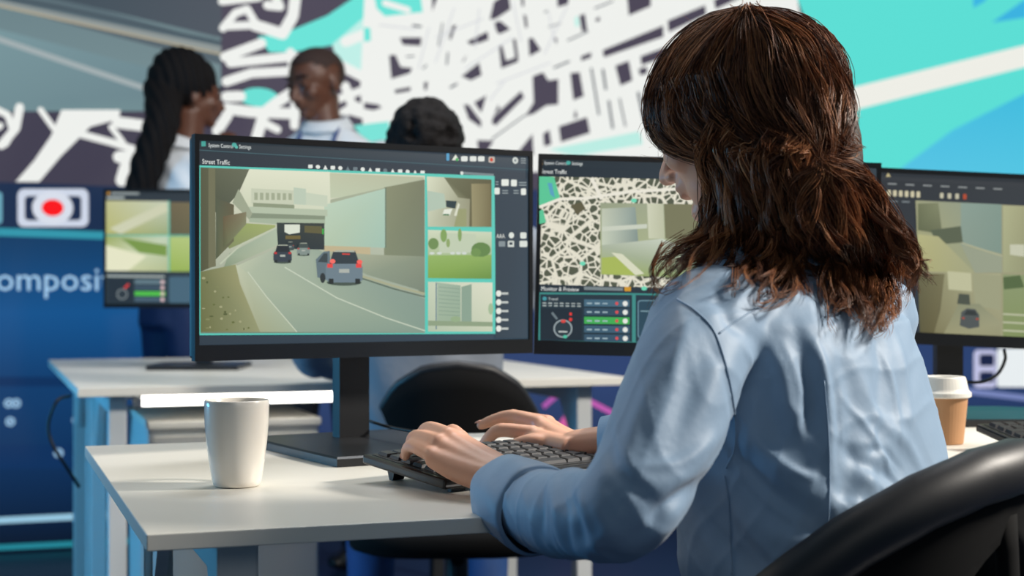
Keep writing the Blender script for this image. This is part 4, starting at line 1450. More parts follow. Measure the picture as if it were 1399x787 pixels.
def eyes(C, f, u, r, s, parent, lids=None):
    for k in (-1, 1):
        if lids:
            p = C + (f * 0.0725 + u * 0.004 + r * k * 0.031) * s
            v, fc = ellipsoid(p, 0.0135 * s, 0.0150 * s, 0.0095 * s, (f, r, u), 3)
            ey = obj('eyelid', v, fc, lids, parent, world=True, smooth=True)
            v, fc = tube([p + (f * 0.0110 - u * 0.003 + r * x) * s for x in (-0.011, -0.004, 0.004, 0.011)], [0.0012 * s] * 4, 6)
            obj('eyelash', v, fc, M_hair_black, ey, world=True)
            v, fc = tube([C + (f * 0.086 + u * 0.024 + r * k * 0.014) * s, C + (f * 0.083 + u * 0.030 + r * k * 0.032) * s, C + (f * 0.068 + u * 0.024 + r * k * 0.050) * s], [0.003 * s, 0.0035 * s, 0.0015 * s], 8, n=8)
            obj('eyebrow', v, fc, M_hair_black, parent, world=True, smooth=True)
            continue
        p = C + (f * 0.0725 + u * 0.004 + r * k * 0.031) * s
        v, fc = ellipsoid(p, 0.0125 * s, 0.0125 * s, 0.0060 * s, (f, r, u), 3)
        ey = obj('eye', v, fc, M_eye, parent, world=True, smooth=True)
        v, fc = ellipsoid(p + f * 0.0095 * s, 0.0045 * s, 0.0055 * s, 0.0055 * s, (f, r, u), 2)
        obj('iris', v, fc, M_iris, ey, world=True, smooth=True)
        v, fc = tube([C + (f * 0.086 + u * 0.024 + r * k * 0.014) * s, C + (f * 0.083 + u * 0.030 + r * k * 0.032) * s, C + (f * 0.068 + u * 0.024 + r * k * 0.050) * s], [0.003 * s, 0.0035 * s, 0.0015 * s], 8, n=8)
        obj('eyebrow', v, fc, M_hair_black, parent, world=True, smooth=True)


def hand_parts(wrist, mcps, fingers, thumb, r0=0.0085, up=Vector((0, 0, 1)), wr=0.024):
    """palm from wrist to the four knuckles; fingers: list of joint polylines starting at the knuckle"""
    P = []
    wrist = Vector(wrist)
    for i, m in enumerate(mcps):
        a = wrist + (Vector(mcps[i]) - wrist) * 0.08
        side = (Vector(mcps[3]) - Vector(mcps[0])) * ((i - 1.5) / 3 * 0.42)
        P.append(tube([wrist + side, (wrist + side) * 0.45 + Vector(m) * 0.55 - up * 0.004, Vector(m) - up * 0.003], [0.0155, 0.0145, 0.0108], 12, n=8))
    mid = wrist * 0.42 + (Vector(mcps[1]) + Vector(mcps[2])) * 0.29
    for i, fg in enumerate(fingers):
        k = (1.0, 1.03, 0.98, 0.86)[i]
        rr_ = [r0 * 1.18 * k, r0 * 1.06 * k, r0 * 0.94 * k, r0 * 0.74 * k]
        P.append(round_tube([Vector(p) for p in fg], rr_, 12, n=14))
        P.append(ellipsoid(fg[0], 0.0112 * k, 0.0112 * k, 0.0105 * k, sub=2))
        P.append(ellipsoid(fg[1], r0 * 1.12 * k, r0 * 1.12 * k, r0 * 1.12 * k, sub=2))
    P.append(round_tube([Vector(p) for p in thumb], [0.0150, 0.0118, 0.0100, 0.0078], 12, n=14))
    return P


def add_mesh(name, data, m, parent, smooth=True):
    return obj(name, [tuple(v) for v in data[0]], data[-1], m, parent, world=True, smooth=smooth)


# ---- the woman typing
wroot = croot
woman = thing('person', 'woman with wavy brown hair in a light blue shirt, typing at the desk', 'person', (wroot.x, wroot.y, 0))
Tc = [(0.50, 0.325, 1.50, 0.185, 0.135), (0.58, 0.322, 1.51, 0.175, 0.125), (0.66, 0.315, 1.522, 0.168, 0.118), (0.75, 0.305, 1.538, 0.165, 0.114), (0.82, 0.293, 1.55, 0.166, 0.112),
      (0.88, 0.284, 1.558, 0.168, 0.108), (0.915, 0.279, 1.562, 0.162, 0.098), (0.94, 0.275, 1.566, 0.140, 0.082), (0.958, 0.272, 1.568, 0.105, 0.068), (0.975, 0.268, 1.572, 0.07, 0.058)]


def torso(scale_a=1.0, add=0.0, z_lo=0.0, seg=40):
    rings = []
    for z, x, y, a, b in Tc:
        if z < z_lo:
            continue
        ring = []
        for k in range(seg):
            th = 2 * math.pi * k / seg
            ct, st = math.cos(th), math.sin(th)
            e = 2 / 2.5
            ring.append(Vector((x, y, z)) + BODYR * math.copysign(abs(ct) ** e, ct) * (a + add) + BODYF * math.copysign(abs(st) ** e, st) * (b + add))
        rings.append(ring)
    return loft(rings)


SH_L = at(958, 452, 1.43)
EL_L = at(853, 690, 1.312)
WR_L = at(692, 655, 1.58)
SH_R = Vector((0.395, 1.69, 0.905))
EL_R = Vector((0.285, 1.80, 0.775))
WR_R = at(787, 612, 1.86)
HF, HU, HR = head_axes(53, 17)
HC = Vector((0.238, 1.60, 1.128))
NECK = [Vector((0.272, 1.560, 0.955)), Vector((0.262, 1.572, 1.01)), HC - HU * 0.05 - HF * 0.02]

L_m = [at(628, 599, 1.66), at(613, 596, 1.655), at(600, 605, 1.645), at(589, 621, 1.63)]
L_f = [[L_m[0], at(618, 590, 1.715), at(609, 598, 1.745), at(604, 611, 1.752)],
       [L_m[1], at(588, 586.5, 1.708), at(578, 592, 1.735), at(573, 606, 1.742)],
       [L_m[2], at(571, 597, 1.692), at(563, 603, 1.715), at(560, 616, 1.72)],
       [L_m[3], at(564, 609.5, 1.675), at(556, 615, 1.692), at(554, 624, 1.695)]]
L_t = [at(676, 648, 1.60), at(660, 628, 1.645), at(650, 620, 1.69), at(642, 624, 1.73)]
R_m = [at(728, 592, 1.90), at(737, 578, 1.93), at(748, 577, 1.95), at(757, 583, 1.965)]
R_f = [[R_m[0], at(685, 587.5, 1.915), at(669, 597, 1.92), at(659, 609, 1.925)],
       [R_m[1], at(701, 569, 1.955), at(674, 574.5, 1.965), at(657, 581, 1.968)],
       [R_m[2], at(714, 572, 1.985), at(692, 580, 1.99), at(680, 590, 1.995)],
       [R_m[3], at(735, 581, 2.0), at(716, 590, 2.01), at(706, 599, 2.015)]]
R_t = [at(768, 617, 1.868), at(735, 605, 1.876), at(711, 607, 1.884), at(694, 614, 1.888)]
hl = hand_parts(WR_L, L_m, L_f, L_t)
hr_ = hand_parts(WR_R, R_m, R_f, R_t)
thigh = []
hipc = Vector((0.325, 1.50, 0.53))
kneeL, kneeR = hipc + BODYF * 0.42 - BODYR * 0.10 + Vector((0, 0, 0.0)), hipc + BODYF * 0.42 + BODYR * 0.10
legs = []
for s, kn in ((-1, kneeL), (1, kneeR)):
    legs.append(round_tube([hipc + BODYR * s * 0.09, hipc * 0.5 + kn * 0.5 + BODYR * s * 0.02, kn], [0.085, 0.075, 0.058], 14, n=8))
    ank = kn - BODYF * 0.06
    ank.z = 0.09
    legs.append(round_tube([kn, kn * 0.6 + ank * 0.4 - BODYF * 0.01, ank], [0.058, 0.054, 0.034], 14, n=8))
body_parts = [torso(add=-0.016), tube(NECK, [0.056, 0.050, 0.050], 16, n=8)] + head_parts(HC, HF, HU, HR, 0.98) + hl + hr_
body_parts += [round_tube([SH_L, SH_L * 0.5 + EL_L * 0.5, EL_L], [0.044, 0.036, 0.029], 14, n=8), round_tube([EL_L, at(815, 702, 1.335), at(770, 698, 1.40), at(728, 686, 1.48), WR_L], [0.030, 0.030, 0.029, 0.026, 0.0225], 14, n=14),
               round_tube([SH_R, SH_R * 0.5 + EL_R * 0.5, EL_R], [0.046, 0.040, 0.034], 14, n=8), round_tube([EL_R, EL_R * 0.55 + WR_R * 0.45, WR_R], [0.036, 0.032, 0.0225], 14, n=10)]
co, nr, F = remesh(body_parts, 0.0026, 5, 0.5)
body = obj('body', co, F, M_skin, woman, world=True, smooth=True)
eyes(HC, HF, HU, HR, 0.98, woman)
# finger nails
for side, fs, upv in (('l', L_f, None), ('r', R_f, None)):
    for fg in fs:
        d = (fg[3] - fg[2]).normalized()
        s = d.cross(Vector((0, 0, 1))).normalized()
        nrm = s.cross(d).normalized()
        if nrm.z < 0:
            nrm = -nrm
        v, f = ellipsoid(fg[3] + nrm * 0.0056 + d * 0.001, 0.0055, 0.0042, 0.0012, (d, s, nrm), 2)
        obj('fingernail', v, f, M_nail, woman, world=True, smooth=True)
v, f = ellipsoid(R_t[3] + Vector((0, 0, 0.006)), 0.0065, 0.0052, 0.0015, sub=2)
obj('fingernail', v, f, M_nail, woman, world=True, smooth=True)
tro = [torso(add=-0.006)[0:2]]
hips = ellipsoid(hipc + Vector((0, 0, 0.0)), 0.19, 0.15, 0.085, (BODYR, BODYF, Vector((0, 0, 1))), 3)
co, nr, F = remesh([hips] + legs, 0.010, 4)
obj('trousers', co, F, M_trouser, woman, world=True, smooth=True)
for s, kn in ((-1, kneeL), (1, kneeR)):
    ank = kn - BODYF * 0.06
    a = Vector((ank.x, ank.y, 0.0))
    co, nr, F = remesh([ellipsoid(a + BODYF * 0.06 + Vector((0, 0, 0.032)), 0.13, 0.044, 0.031, (BODYF, BODYR, Vector((0, 0, 1))), 3), round_tube([a + Vector((0, 0, 0.05)), a + Vector((0, 0, 0.10))], [0.042, 0.04], 12)], 0.007, 3)
    obj('shoe', co, F, M_shoe, woman, world=True, smooth=True)

# ---- shirt: torso, sleeves, then folds
slv_L = [at(972, 442, 1.45), at(945, 490, 1.40), at(917, 570, 1.355), at(880, 650, 1.315), at(853, 694, 1.30), at(815, 704, 1.335), at(770, 701, 1.40), at(728, 692, 1.465)]
slv_Lr = [0.056, 0.053, 0.0495, 0.047, 0.045, 0.0405, 0.040, 0.0375]
WR_Rs = WR_R * 0.72 + EL_R * 0.28
slv_R = [SH_R + Vector((-0.01, -0.02, 0.01)), SH_R * 0.5 + EL_R * 0.5, EL_R, WR_Rs]
co, nr, F = remesh([torso(z_lo=0.55), round_tube(slv_L, slv_Lr, 20, n=30), round_tube(slv_R, [0.058, 0.052, 0.045, 0.036], 18, n=20),
                    ellipsoid(at(985, 440, 1.47), 0.062, 0.062, 0.05)], 0.0033, 16, 0.6)
shirt_bvh = BVHTree.FromPolygons([Vector(v) for v in co], F)


def hitp(px, py):
    h = ray(shirt_bvh, px, py)
    return h[0]


# folds: (pixel path on the shirt, width m, height m); negative height digs a valley
FOLDS = [
    ([(1098, 452), (1118, 500), (1128, 560), (1131, 640), (1128, 720)], 0.010, 0.0045),
    ([(1085, 440), (1100, 500), (1108, 560), (1098, 610)], 0.010, -0.0050),
    ([(1140, 470), (1162, 540), (1160, 620), (1150, 700)], 0.012, -0.0035),
    ([(1045, 460), (1065, 510), (1080, 570), (1112, 610)], 0.010, 0.0055),
    ([(1035, 490), (1050, 540), (1060, 590)], 0.011, -0.0055),
    ([(1010, 590), (1050, 630), (1095, 665), (1125, 690)], 0.012, 0.0055),
    ([(1000, 610), (1040, 660), (1085, 700)], 0.012, -0.0055),
    ([(985, 640), (1020, 700), (1070, 750), (1110, 775)], 0.013, 0.0055),
    ([(960, 690), (990, 740), (1030, 785)], 0.013, -0.0045),
    ([(1180, 520), (1200, 570), (1240, 610), (1262, 650)], 0.009, 0.0032),
    ([(1165, 640), (1200, 670), (1235, 690)], 0.010, 0.004),
    ([(1150, 610), (1185, 640), (1225, 655)], 0.009, -0.0035),
    ([(1215, 600), (1180, 660), (1150, 720)], 0.010, 0.004),
    ([(1120, 690), (1160, 710), (1190, 740)], 0.012, 0.005),
    ([(1130, 730), (1160, 745), (1175, 760)], 0.010, -0.004),
    ([(1060, 720), (1100, 745), (1130, 760)], 0.010, 0.0045),
    ([(1220, 450), (1235, 520), (1240, 590)], 0.010, 0.003),
    ([(1190, 440), (1205, 500), (1200, 560)], 0.010, -0.003),
    ([(1010, 410), (1060, 400), (1100, 410)], 0.010, 0.003),
    ([(980, 400), (1000, 440), (1035, 470)], 0.009, -0.003),
    # sleeve
    ([(955, 440), (985, 500), (998, 560), (985, 620)], 0.006, -0.0016),
    ([(930, 470), (905, 540), (895, 600)], 0.012, 0.0045),
    ([(960, 480), (940, 550), (915, 610)], 0.012, -0.004),
    ([(900, 500), (870, 570), (860, 630)], 0.010, 0.0035),
    ([(990, 580), (940, 640), (880, 680)], 0.012, 0.005),
    ([(985, 630), (930, 680), (880, 720)], 0.010, -0.005),
    ([(830, 590), (850, 650), (900, 690)], 0.010, -0.004),
    ([(800, 640), (810, 690), (850, 735)], 0.009, 0.004),
    ([(780, 650), (785, 700), (800, 745)], 0.008, -0.0045),
    ([(755, 655), (760, 700), (775, 750)], 0.008, 0.004),
    ([(745, 660), (738, 700), (742, 740)], 0.007, -0.003),
    ([(860, 690), (820, 740), (770, 755)], 0.009, 0.003),
    # fine creases
    ([(1152, 545), (1185, 585), (1215, 640), (1240, 668)], 0.0045, 0.0022),
    ([(1178, 618), (1205, 616), (1232, 640)], 0.004, -0.0020),
    ([(1200, 560), (1190, 600), (1172, 640)], 0.004, 0.0018),
    ([(1205, 655), (1228, 680), (1245, 690)], 0.0045, 0.0026),
    ([(1195, 668), (1215, 690), (1228, 700)], 0.004, -0.0024),
    ([(1112, 470), (1124, 520), (1126, 570)], 0.005, 0.0026),
    ([(1138, 520), (1142, 580), (1140, 640)], 0.005, -0.0022),
    ([(1020, 480), (1042, 520), (1052, 560)], 0.005, 0.0030),
    ([(1070, 470), (1092, 530), (1090, 580)], 0.005, 0.0028),
    ([(1030, 600), (1075, 640), (1120, 655)], 0.005, 0.0026),
    ([(1010, 640), (1055, 690), (1105, 720)], 0.005, 0.0028),
    ([(1000, 690), (1035, 740), (1075, 780)], 0.006, 0.0030),
    ([(1100, 735), (1135, 742), (1165, 728)], 0.005, 0.0030),
    ([(1140, 690), (1165, 690), (1195, 715)], 0.005, 0.0026),
    ([(1205, 480), (1222, 540), (1226, 600)], 0.005, 0.0020),
    ([(970, 600), (930, 630), (880, 640)], 0.005, 0.0026),
    ([(960, 650), (915, 690), (870, 735)], 0.006, -0.0030),
    ([(845, 600), (862, 640), (890, 665)], 0.005, 0.0024),
    ([(812, 620), (825, 660), (862, 700)], 0.005, -0.0028),
    ([(768, 650), (772, 700), (785, 752)], 0.0045, -0.0024),
    ([(792, 645), (796, 690), (818, 742)], 0.0045, 0.0024),
    ([(940, 440), (925, 490), (918, 530)], 0.005, 0.0022),
    ([(1000, 385), (1030, 395), (1050, 415)], 0.005, 0.0022),
    ([(955, 415), (985, 410), (1010, 395)], 0.005, -0.0018),
]
disp = np.zeros(len(co))
for path, w, a in FOLDS:
    pts = [hitp(*p) for p in path]
    pts = [np.array(p) for p in pts if p is not None]
    if len(pts) < 2:
        continue
    sm = crom(pts, 40)
    d = np.full(len(co), 9.0)
    tpar = np.zeros(len(co))
    cen = sm.mean(0)
    rad = np.linalg.norm(sm - cen, axis=1).max() + 4 * w
    sel = np.where(np.linalg.norm(co - cen, axis=1) < rad)[0]
    cs = co[sel]
    best = np.full(len(sel), 9.0)
    bt = np.zeros(len(sel))
    for i, q in enumerate(sm):
        dd = np.linalg.norm(cs - q, axis=1)
        m_ = dd < best
        best[m_] = dd[m_]
        bt[m_] = i / (len(sm) - 1)
    tap = np.sin(np.pi * np.clip(bt * 0.86 + 0.07, 0, 1)) ** 0.7
    disp[sel] += a * np.exp(-(best / w) ** 2) * tap
# broad soft ripples
ph = co @ np.array([31.0, 17.0, 23.0])
disp += 0.0012 * np.sin(ph + 2.1 * np.sin(co @ np.array([11.0, -29.0, 19.0]))) + 0.0008 * np.sin(co @ np.array([-53.0, 41.0, 37.0]) + 1.7 * np.sin(co @ np.array([27.0, 33.0, -45.0])))
wp = co + 0.012 * np.sin(co @ np.array([[23.0, -17.0, 31.0], [19.0, 29.0, -13.0], [-27.0, 11.0, 21.0]]).T)
rid = (1 - np.abs(np.sin(wp @ np.array([46.0, -38.0, 52.0])))) ** 3 + (1 - np.abs(np.sin(wp @ np.array([-58.0, 44.0, 30.0]) + 1.3))) ** 3
disp += 0.0011 * rid
co2 = co + nr * disp[:, None]
shirt = obj('shirt', co2, F, M_shirt, woman, world=True, smooth=True)
shirt_bvh = BVHTree.FromPolygons([Vector(v) for v in co2], F)


def seam(name, path, r, lift=0.0006, n=40, m=None):
    pts = []
    for q in crom([(x, y, 0) for x, y in path], n):
        h = ray(shirt_bvh, q[0], q[1])
        if h[0] is not None:
            pts.append(h[0] + h[1] * lift)
    if len(pts) < 4:
        return
    pts = list(crom(pts, n))
    v, f = tube(pts, [r] * len(pts), 6)
    obj(name, v, f, m or M_shirt, shirt, world=True, smooth=True)


seam('armhole_seam', [(925, 409), (950, 425), (975, 452), (992, 500), (1003, 560), (1004, 610), (992, 640)], 0.0011, lift=0.0001)
seam('yoke_seam', [(982, 456), (1010, 436), (1060, 405), (1120, 380), (1170, 372)], 0.0009, lift=0.0001)
seam('back_dart', [(1126, 520), (1131, 580), (1133, 640), (1132, 700), (1128, 760)], 0.0007)
seam('side_seam', [(990, 650), (996, 690), (998, 740), (1000, 785)], 0.0007)
# rolled cuff
ca, cb = at(738, 698, 1.448), at(691, 676, 1.52)
cd = (cb - ca)
cv, cf = tube([ca, ca + cd * 0.1, ca + cd * 0.5, ca + cd * 0.92, cb, cb - cd * 0.1], [0.0400, 0.0440, 0.0432, 0.0405, 0.0385, 0.0350], 48, n=24, caps=False)
nv = []
for p in cv:
    k = 0.0010 * math.sin(p.x * 120 + p.z * 90) + 0.0006 * math.sin(p.y * 160 - p.z * 140)
    nv.append(p + (p - (ca + cd * 0.5)).normalized() * k)
cuff = obj('cuff', nv, cf, M_shirt, woman, world=True, smooth=True)
cb_bvh = BVHTree.FromPolygons([Vector(p) for p in nv], cf)
hh = ray(cb_bvh, 709, 728)
if hh[0] is not None:
    p, nn = hh[0], hh[1]
    if nn.y > 0:
        nn = -nn
    s = nn.cross(Vector((0, 0, 1))).normalized()
    uu = s.cross(nn)
    v, f = rbox(-0.009, 0.013, -0.009, 0.009, 0, 0.003, 0.001)
    obj('cuff_tab', [p + s * a[0] + uu * a[1] + nn * (a[2] - 0.0005) for a in v], f, M_shirt, cuff, world=True)
    v, f = ellipsoid(p + nn * 0.003 + s * 0.002, 0.0042, 0.0042, 0.0012, (s, uu, nn), 2)
    obj('button', v, f, M_shirt_white, cuff, world=True, smooth=True)
# right cuff
e0, e1 = WR_R * 0.55 + EL_R * 0.45, WR_R * 0.84 + EL_R * 0.16
v, f = tube([e0, e0 * 0.5 + e1 * 0.5, e1, e1 * 0.9 + e0 * 0.1], [0.042, 0.040, 0.036, 0.032], 28, caps=False)
obj('cuff', v, f, M_shirt, woman, world=True, smooth=True)
# collar
rings = []
for z, a, b in ((0.958, 0.078, 0.066), (0.985, 0.070, 0.062), (1.004, 0.066, 0.060), (1.000, 0.072, 0.066), (0.972, 0.088, 0.078)):
    rings.append([Vector((0.268, 1.571, z)) + BODYR * a * math.cos(2 * math.pi * k / 36) + BODYF * (b * math.sin(2 * math.pi * k / 36)) for k in range(36)])
v, f = loft(rings, False)
obj('collar', v, f, M_shirt, shirt, world=True, smooth=True)

# ---- hair
capC = HC + HU * 0.014 - HF * 0.012
cap_ax = (HF, HR, HU)
V, F = ellipsoid(capC, 0.103, 0.084, 0.084, cap_ax, 5)
keep = []
for fc in F:
    m_ = (V[fc[0]] + V[fc[1]] + V[fc[2]]) / 3 - capC
    ff, uu = m_.dot(HF), m_.dot(HU)
    if ff > 0.030 and uu < 0.030:
        continue
    keep.append(fc)
M_hair = bpy.data.materials.new('brown_hair')
M_hair.use_nodes = True
nt = M_hair.node_tree
b = nt.nodes['Principled BSDF']
b.inputs['Roughness'].default_value = 0.42
b.inputs['Specular IOR Level'].default_value = 0.28
at_ = nt.nodes.new('ShaderNodeAttribute')
at_.attribute_name = 'Col'
nt.links.new(at_.outputs['Color'], b.inputs['Base Color'])
M_under = mat('dark_brown_underhair', rgb(44, 29, 22), 0.6, var=(60, 0.3), bump=(220, 0.6, 0.003))
nape = tube([HC - HF * 0.045 + HU * 0.01, HC - HF * 0.055 - HU * 0.05, Vector((0.300, 1.535, 1.015))], [0.060, 0.062, 0.050], 20, n=10)
v, f = join((V, keep), nape)
hair_root = obj('hair', v, f, M_under, woman, world=True, smooth=True)
V2, F2 = ellipsoid(capC, 0.107, 0.088, 0.089, cap_ax, 4)
P2 = tube([HC - HF * 0.03 + HU * 0.01, HC - HF * 0.04 - HU * 0.06, Vector((0.285, 1.550, 0.985))], [0.074, 0.076, 0.066], 20, n=10)
ALLV, ALLF = join((list(V2), F2), P2, ([Vector(v) for v in co2], [tuple(p.vertices) for p in shirt.data.polygons]))
hair_bvh = BVHTree.FromPolygons([Vector(v) for v in ALLV], ALLF)
nprs = np.random.RandomState(5)


def guide(pts, off=0.006, n=18):
    """path lying just over head, nape and shirt"""
    q = crom([(p[0], p[1], 0) for p in pts], n)
    ys = []
    for x, y, _ in q:
        h = ray(hair_bvh, x, y)
        ys.append(h[0].y if h[0] is not None and h[0].y < 1.75 else np.nan)
    ys = np.array(ys)
    ok = ~np.isnan(ys)
    idx = np.arange(n)
    if ok.sum() == 0:
        ys = np.full(n, 1.55)
    else:
        ys = np.interp(idx, idx[ok], ys[ok])
    front = ys.copy()
    for _ in range(5):
        pad = np.concatenate([[ys[0]], ys, [ys[-1]]])
        ys = np.minimum((pad[:-2] + pad[1:-1] + pad[2:]) / 3, front)
    ys = ys - off
    return np.array([list(at(q[i][0], q[i][1], ys[i])) for i in range(n)])


SV, SF, SCOL, SN = [], [], [], [0]
BR = np.array([[lin(c_) for c_ in t_] for t_ in ((58, 33, 23), (92, 54, 35), (126, 78, 50), (160, 104, 66), (196, 136, 90))])


def strand(P, r=0.00055, tone=None):
    n = len(P)
    T = np.gradient(P, axis=0)
    T /= np.linalg.norm(T, axis=1)[:, None] + 1e-9
    A = np.cross(T, np.array([0.3, 0.2, 0.93]))
    A /= np.linalg.norm(A, axis=1)[:, None] + 1e-9
    B = np.cross(T, A)
    s = np.linspace(0, 1, n)
    rad = r * (1 - 0.8 * s ** 3)
    base = SN[0]
    for k in range(3):
        a = 2 * math.pi * k / 3
        SV.extend((P + (A * math.cos(a) + B * math.sin(a)) * rad[:, None]).tolist())
    SN[0] += 3 * n
    for i in range(n - 1):
        for k in range(3):
            a, b_ = base + k * n + i, base + ((k + 1) % 3) * n + i
            SF.append((a, b_, b_ + 1, a + 1))
    if tone is None:
        tone = nprs.beta(1.6, 2.4) * 3.6
    t0 = int(min(3, tone))
    cc = BR[t0] * (1 - (tone - t0)) + BR[t0 + 1] * (tone - t0)
    SCOL.extend([[cc[0], cc[1], cc[2], 1.0]] * (3 * n))


def wave(n, amp, freq, grow=1.0):
    s = np.linspace(0, 1, n)
    ph = nprs.uniform(0, 6.28, 3)
    env = (s ** grow)[:, None]
    f2 = freq * nprs.uniform(0.8, 1.25)
    off = np.stack([np.sin(f2 * 6.28 * s + ph[0]), 0.6 * np.sin(f2 * 6.28 * s * 1.1 + ph[1]), 0.7 * np.sin(f2 * 6.28 * s * 0.9 + ph[2])], 1)
    return off * amp * env


def sheet(guides, clumps, per, off=0.006, thick=0.010, width=0.004, tip=0.35, amp=0.004, freq=1.5, n=20, rad=0.0005, lo=0.75, stray=0.0015, grow=0.7, tones=(1.7, 2.2), rootjit=0.0):
    """locks between neighbouring guide paths; the hairs of a lock draw together towards its tip"""
    G = np.array([guide(g, off, n) for g in guides])
    m = len(G)
    s = np.linspace(0, 1, n)[:, None]
    for c_ in range(clumps):
        u = min((c_ + nprs.uniform(0, 1)) / clumps * (m - 1), m - 1 - 1e-6)
        k = int(u)
        C_ = G[k] * (1 - (u - k)) + G[k + 1] * (u - k)
        C_ = C_ + wave(n, amp, freq, grow)
        C_[:, 1] -= nprs.uniform(0, 1) * thick
        if rootjit:
            r0 = nprs.uniform(0, rootjit)
            C_ = crom(C_[int(r0 * n):], n)
        L = nprs.uniform(lo, 1.0)
        tone = nprs.beta(*tones) * 3.7
        w_ = width * nprs.uniform(0.6, 1.5)
        for i in range(per):
            o_ = np.clip(nprs.normal(0, w_, 3), -2.2 * w_, 2.2 * w_)
            l2 = np.clip(L + nprs.normal(0, 0.05), 0.3, 1.0)
            P = C_ + o_ * (1 - (1 - tip) * np.clip(s / l2, 0, 1) ** 1.4)
            P = P + wave(n, stray, freq * 1.6, 0.8)
            if l2 < 0.985:
                P = crom(P[:max(5, int(round(n * l2)))], n)
            strand(P, rad * nprs.uniform(0.7, 1.2), np.clip(tone + nprs.normal(0, 0.5), 0, 3.8))


# crown swept from the parting to the tie at the back of the head
CROWN = [
    [(1012, 20), (960, 32), (912, 72), (888, 125), (889, 170), (912, 202), (975, 222), (1050, 230), (1112, 230)],
    [(1013, 20), (962, 42), (922, 90), (904, 145), (922, 188), (980, 210), (1050, 224), (1114, 229)],
    [(1014, 20), (974, 52), (944, 105), (940, 160), (982, 196), (1050, 216), (1116, 228)],
    [(1016, 19), (992, 60), (974, 115), (992, 168), (1050, 204), (1117, 228)],
    [(1018, 18), (1014, 62), (1016, 120), (1042, 172), (1084, 206), (1118, 227)],
    [(1022, 18), (1046, 55), (1060, 112), (1080, 172), (1119, 227)],
    [(1026, 18), (1076, 48), (1102, 102), (1114, 165), (1121, 226)],
    [(1030, 18), (1094, 46), (1130, 98), (1144, 158), (1124, 224)],
    [(1034, 19), (1104, 50), (1146, 108), (1163, 162), (1152, 205), (1126, 227)],
]
sheet(CROWN, 170, 17, off=0.001, thick=0.012, width=0.0028, tip=0.8, amp=0.004, freq=1.3, lo=0.95, n=22, rad=0.00052)
sheet(CROWN[:5], 34, 13, off=0.008, thick=0.012, width=0.0024, tip=0.7, amp=0.009, freq=1.7, lo=0.55, n=22)
sheet(CROWN[3:], 34, 13, off=0.009, thick=0.008, width=0.0022, tip=0.7, amp=0.007, freq=1.5, lo=0.5, n=22)
sheet(CROWN[1:], 40, 7, off=0.012, thick=0.006, width=0.0018, tip=0.7, amp=0.006, freq=1.6, lo=0.5, n=22, rad=0.00045, tones=(4.0, 1.4), rootjit=0.2)  # sparse pale locks: gleam on the crown put into the strand colour
# fringe that falls over the temple
sheet([[(990, 26), (925, 62), (890, 115), (886, 160), (898, 192), (912, 206)], [(994, 28), (936, 75), (904, 132), (905, 176), (922, 204), (945, 212)], [(998, 32), (952, 88), (930, 146), (936, 188), (955, 208), (985, 216)]],
      42, 15, off=0.006, thick=0.014, width=0.003, tip=0.5, amp=0.006, freq=1.5, lo=0.7)
# waves over the side of the head
sheet([[(900, 120), (905, 165), (935, 200), (985, 212), (1030, 228)], [(930, 110), (950, 160), (1000, 195), (1060, 212), (1110, 230)], [(990, 100), (1010, 150), (1050, 185), (1100, 215), (1118, 232)]],
      40, 12, off=0.012, thick=0.008, width=0.0026, tip=0.4, amp=0.008, freq=1.8, lo=0.6)
# tuft standing out at the back
sheet([[(1128, 150), (1148, 178), (1160, 194), (1178, 202)], [(1122, 165), (1140, 195), (1158, 203), (1176, 206)], [(1130, 200), (1150, 209), (1165, 208), (1177, 205)]],
      14, 12, off=0.004, thick=0.012, width=0.002, tip=0.5, amp=0.002, freq=1, n=14)
# nape: locks that leave the swept hair and hang
SIDE = [
    [(952, 206), (962, 238), (968, 272), (962, 304), (938, 330), (912, 356), (900, 388)],
    [(962, 208), (976, 243), (980, 288), (962, 322), (934, 348), (914, 385)],
    [(975, 212), (992, 253), (994, 300), (974, 332), (944, 354), (922, 384)],
    [(990, 214), (1008, 260), (1010, 312), (996, 348), (972, 374)],
    [(1008, 216), (1026, 268), (1030, 322), (1024, 364), (1008, 394)],
    [(1028, 218), (1044, 272), (1050, 330), (1054, 376), (1040, 412)],
    [(1048, 220), (1062, 282), (1066, 340), (1068, 386), (1050, 416)],
    [(1070, 222), (1080, 286), (1082, 345), (1076, 396)],
    [(1092, 224), (1098, 288), (1104, 345), (1112, 388)],
]
sheet(SIDE, 130, 17, off=0.002, thick=0.022, width=0.0036, tip=0.22, amp=0.013, freq=1.5, lo=0.55, n=24)
UP = [[(g[0][0] + 14, g[0][1] - 34), (g[0][0] + 2, g[0][1] - 12)] + g for g in SIDE]
sheet(UP, 60, 15, off=0.014, thick=0.016, width=0.003, tip=0.18, amp=0.014, freq=1.9, lo=0.6, n=28, tones=(2.4, 1.8), rootjit=0.25)
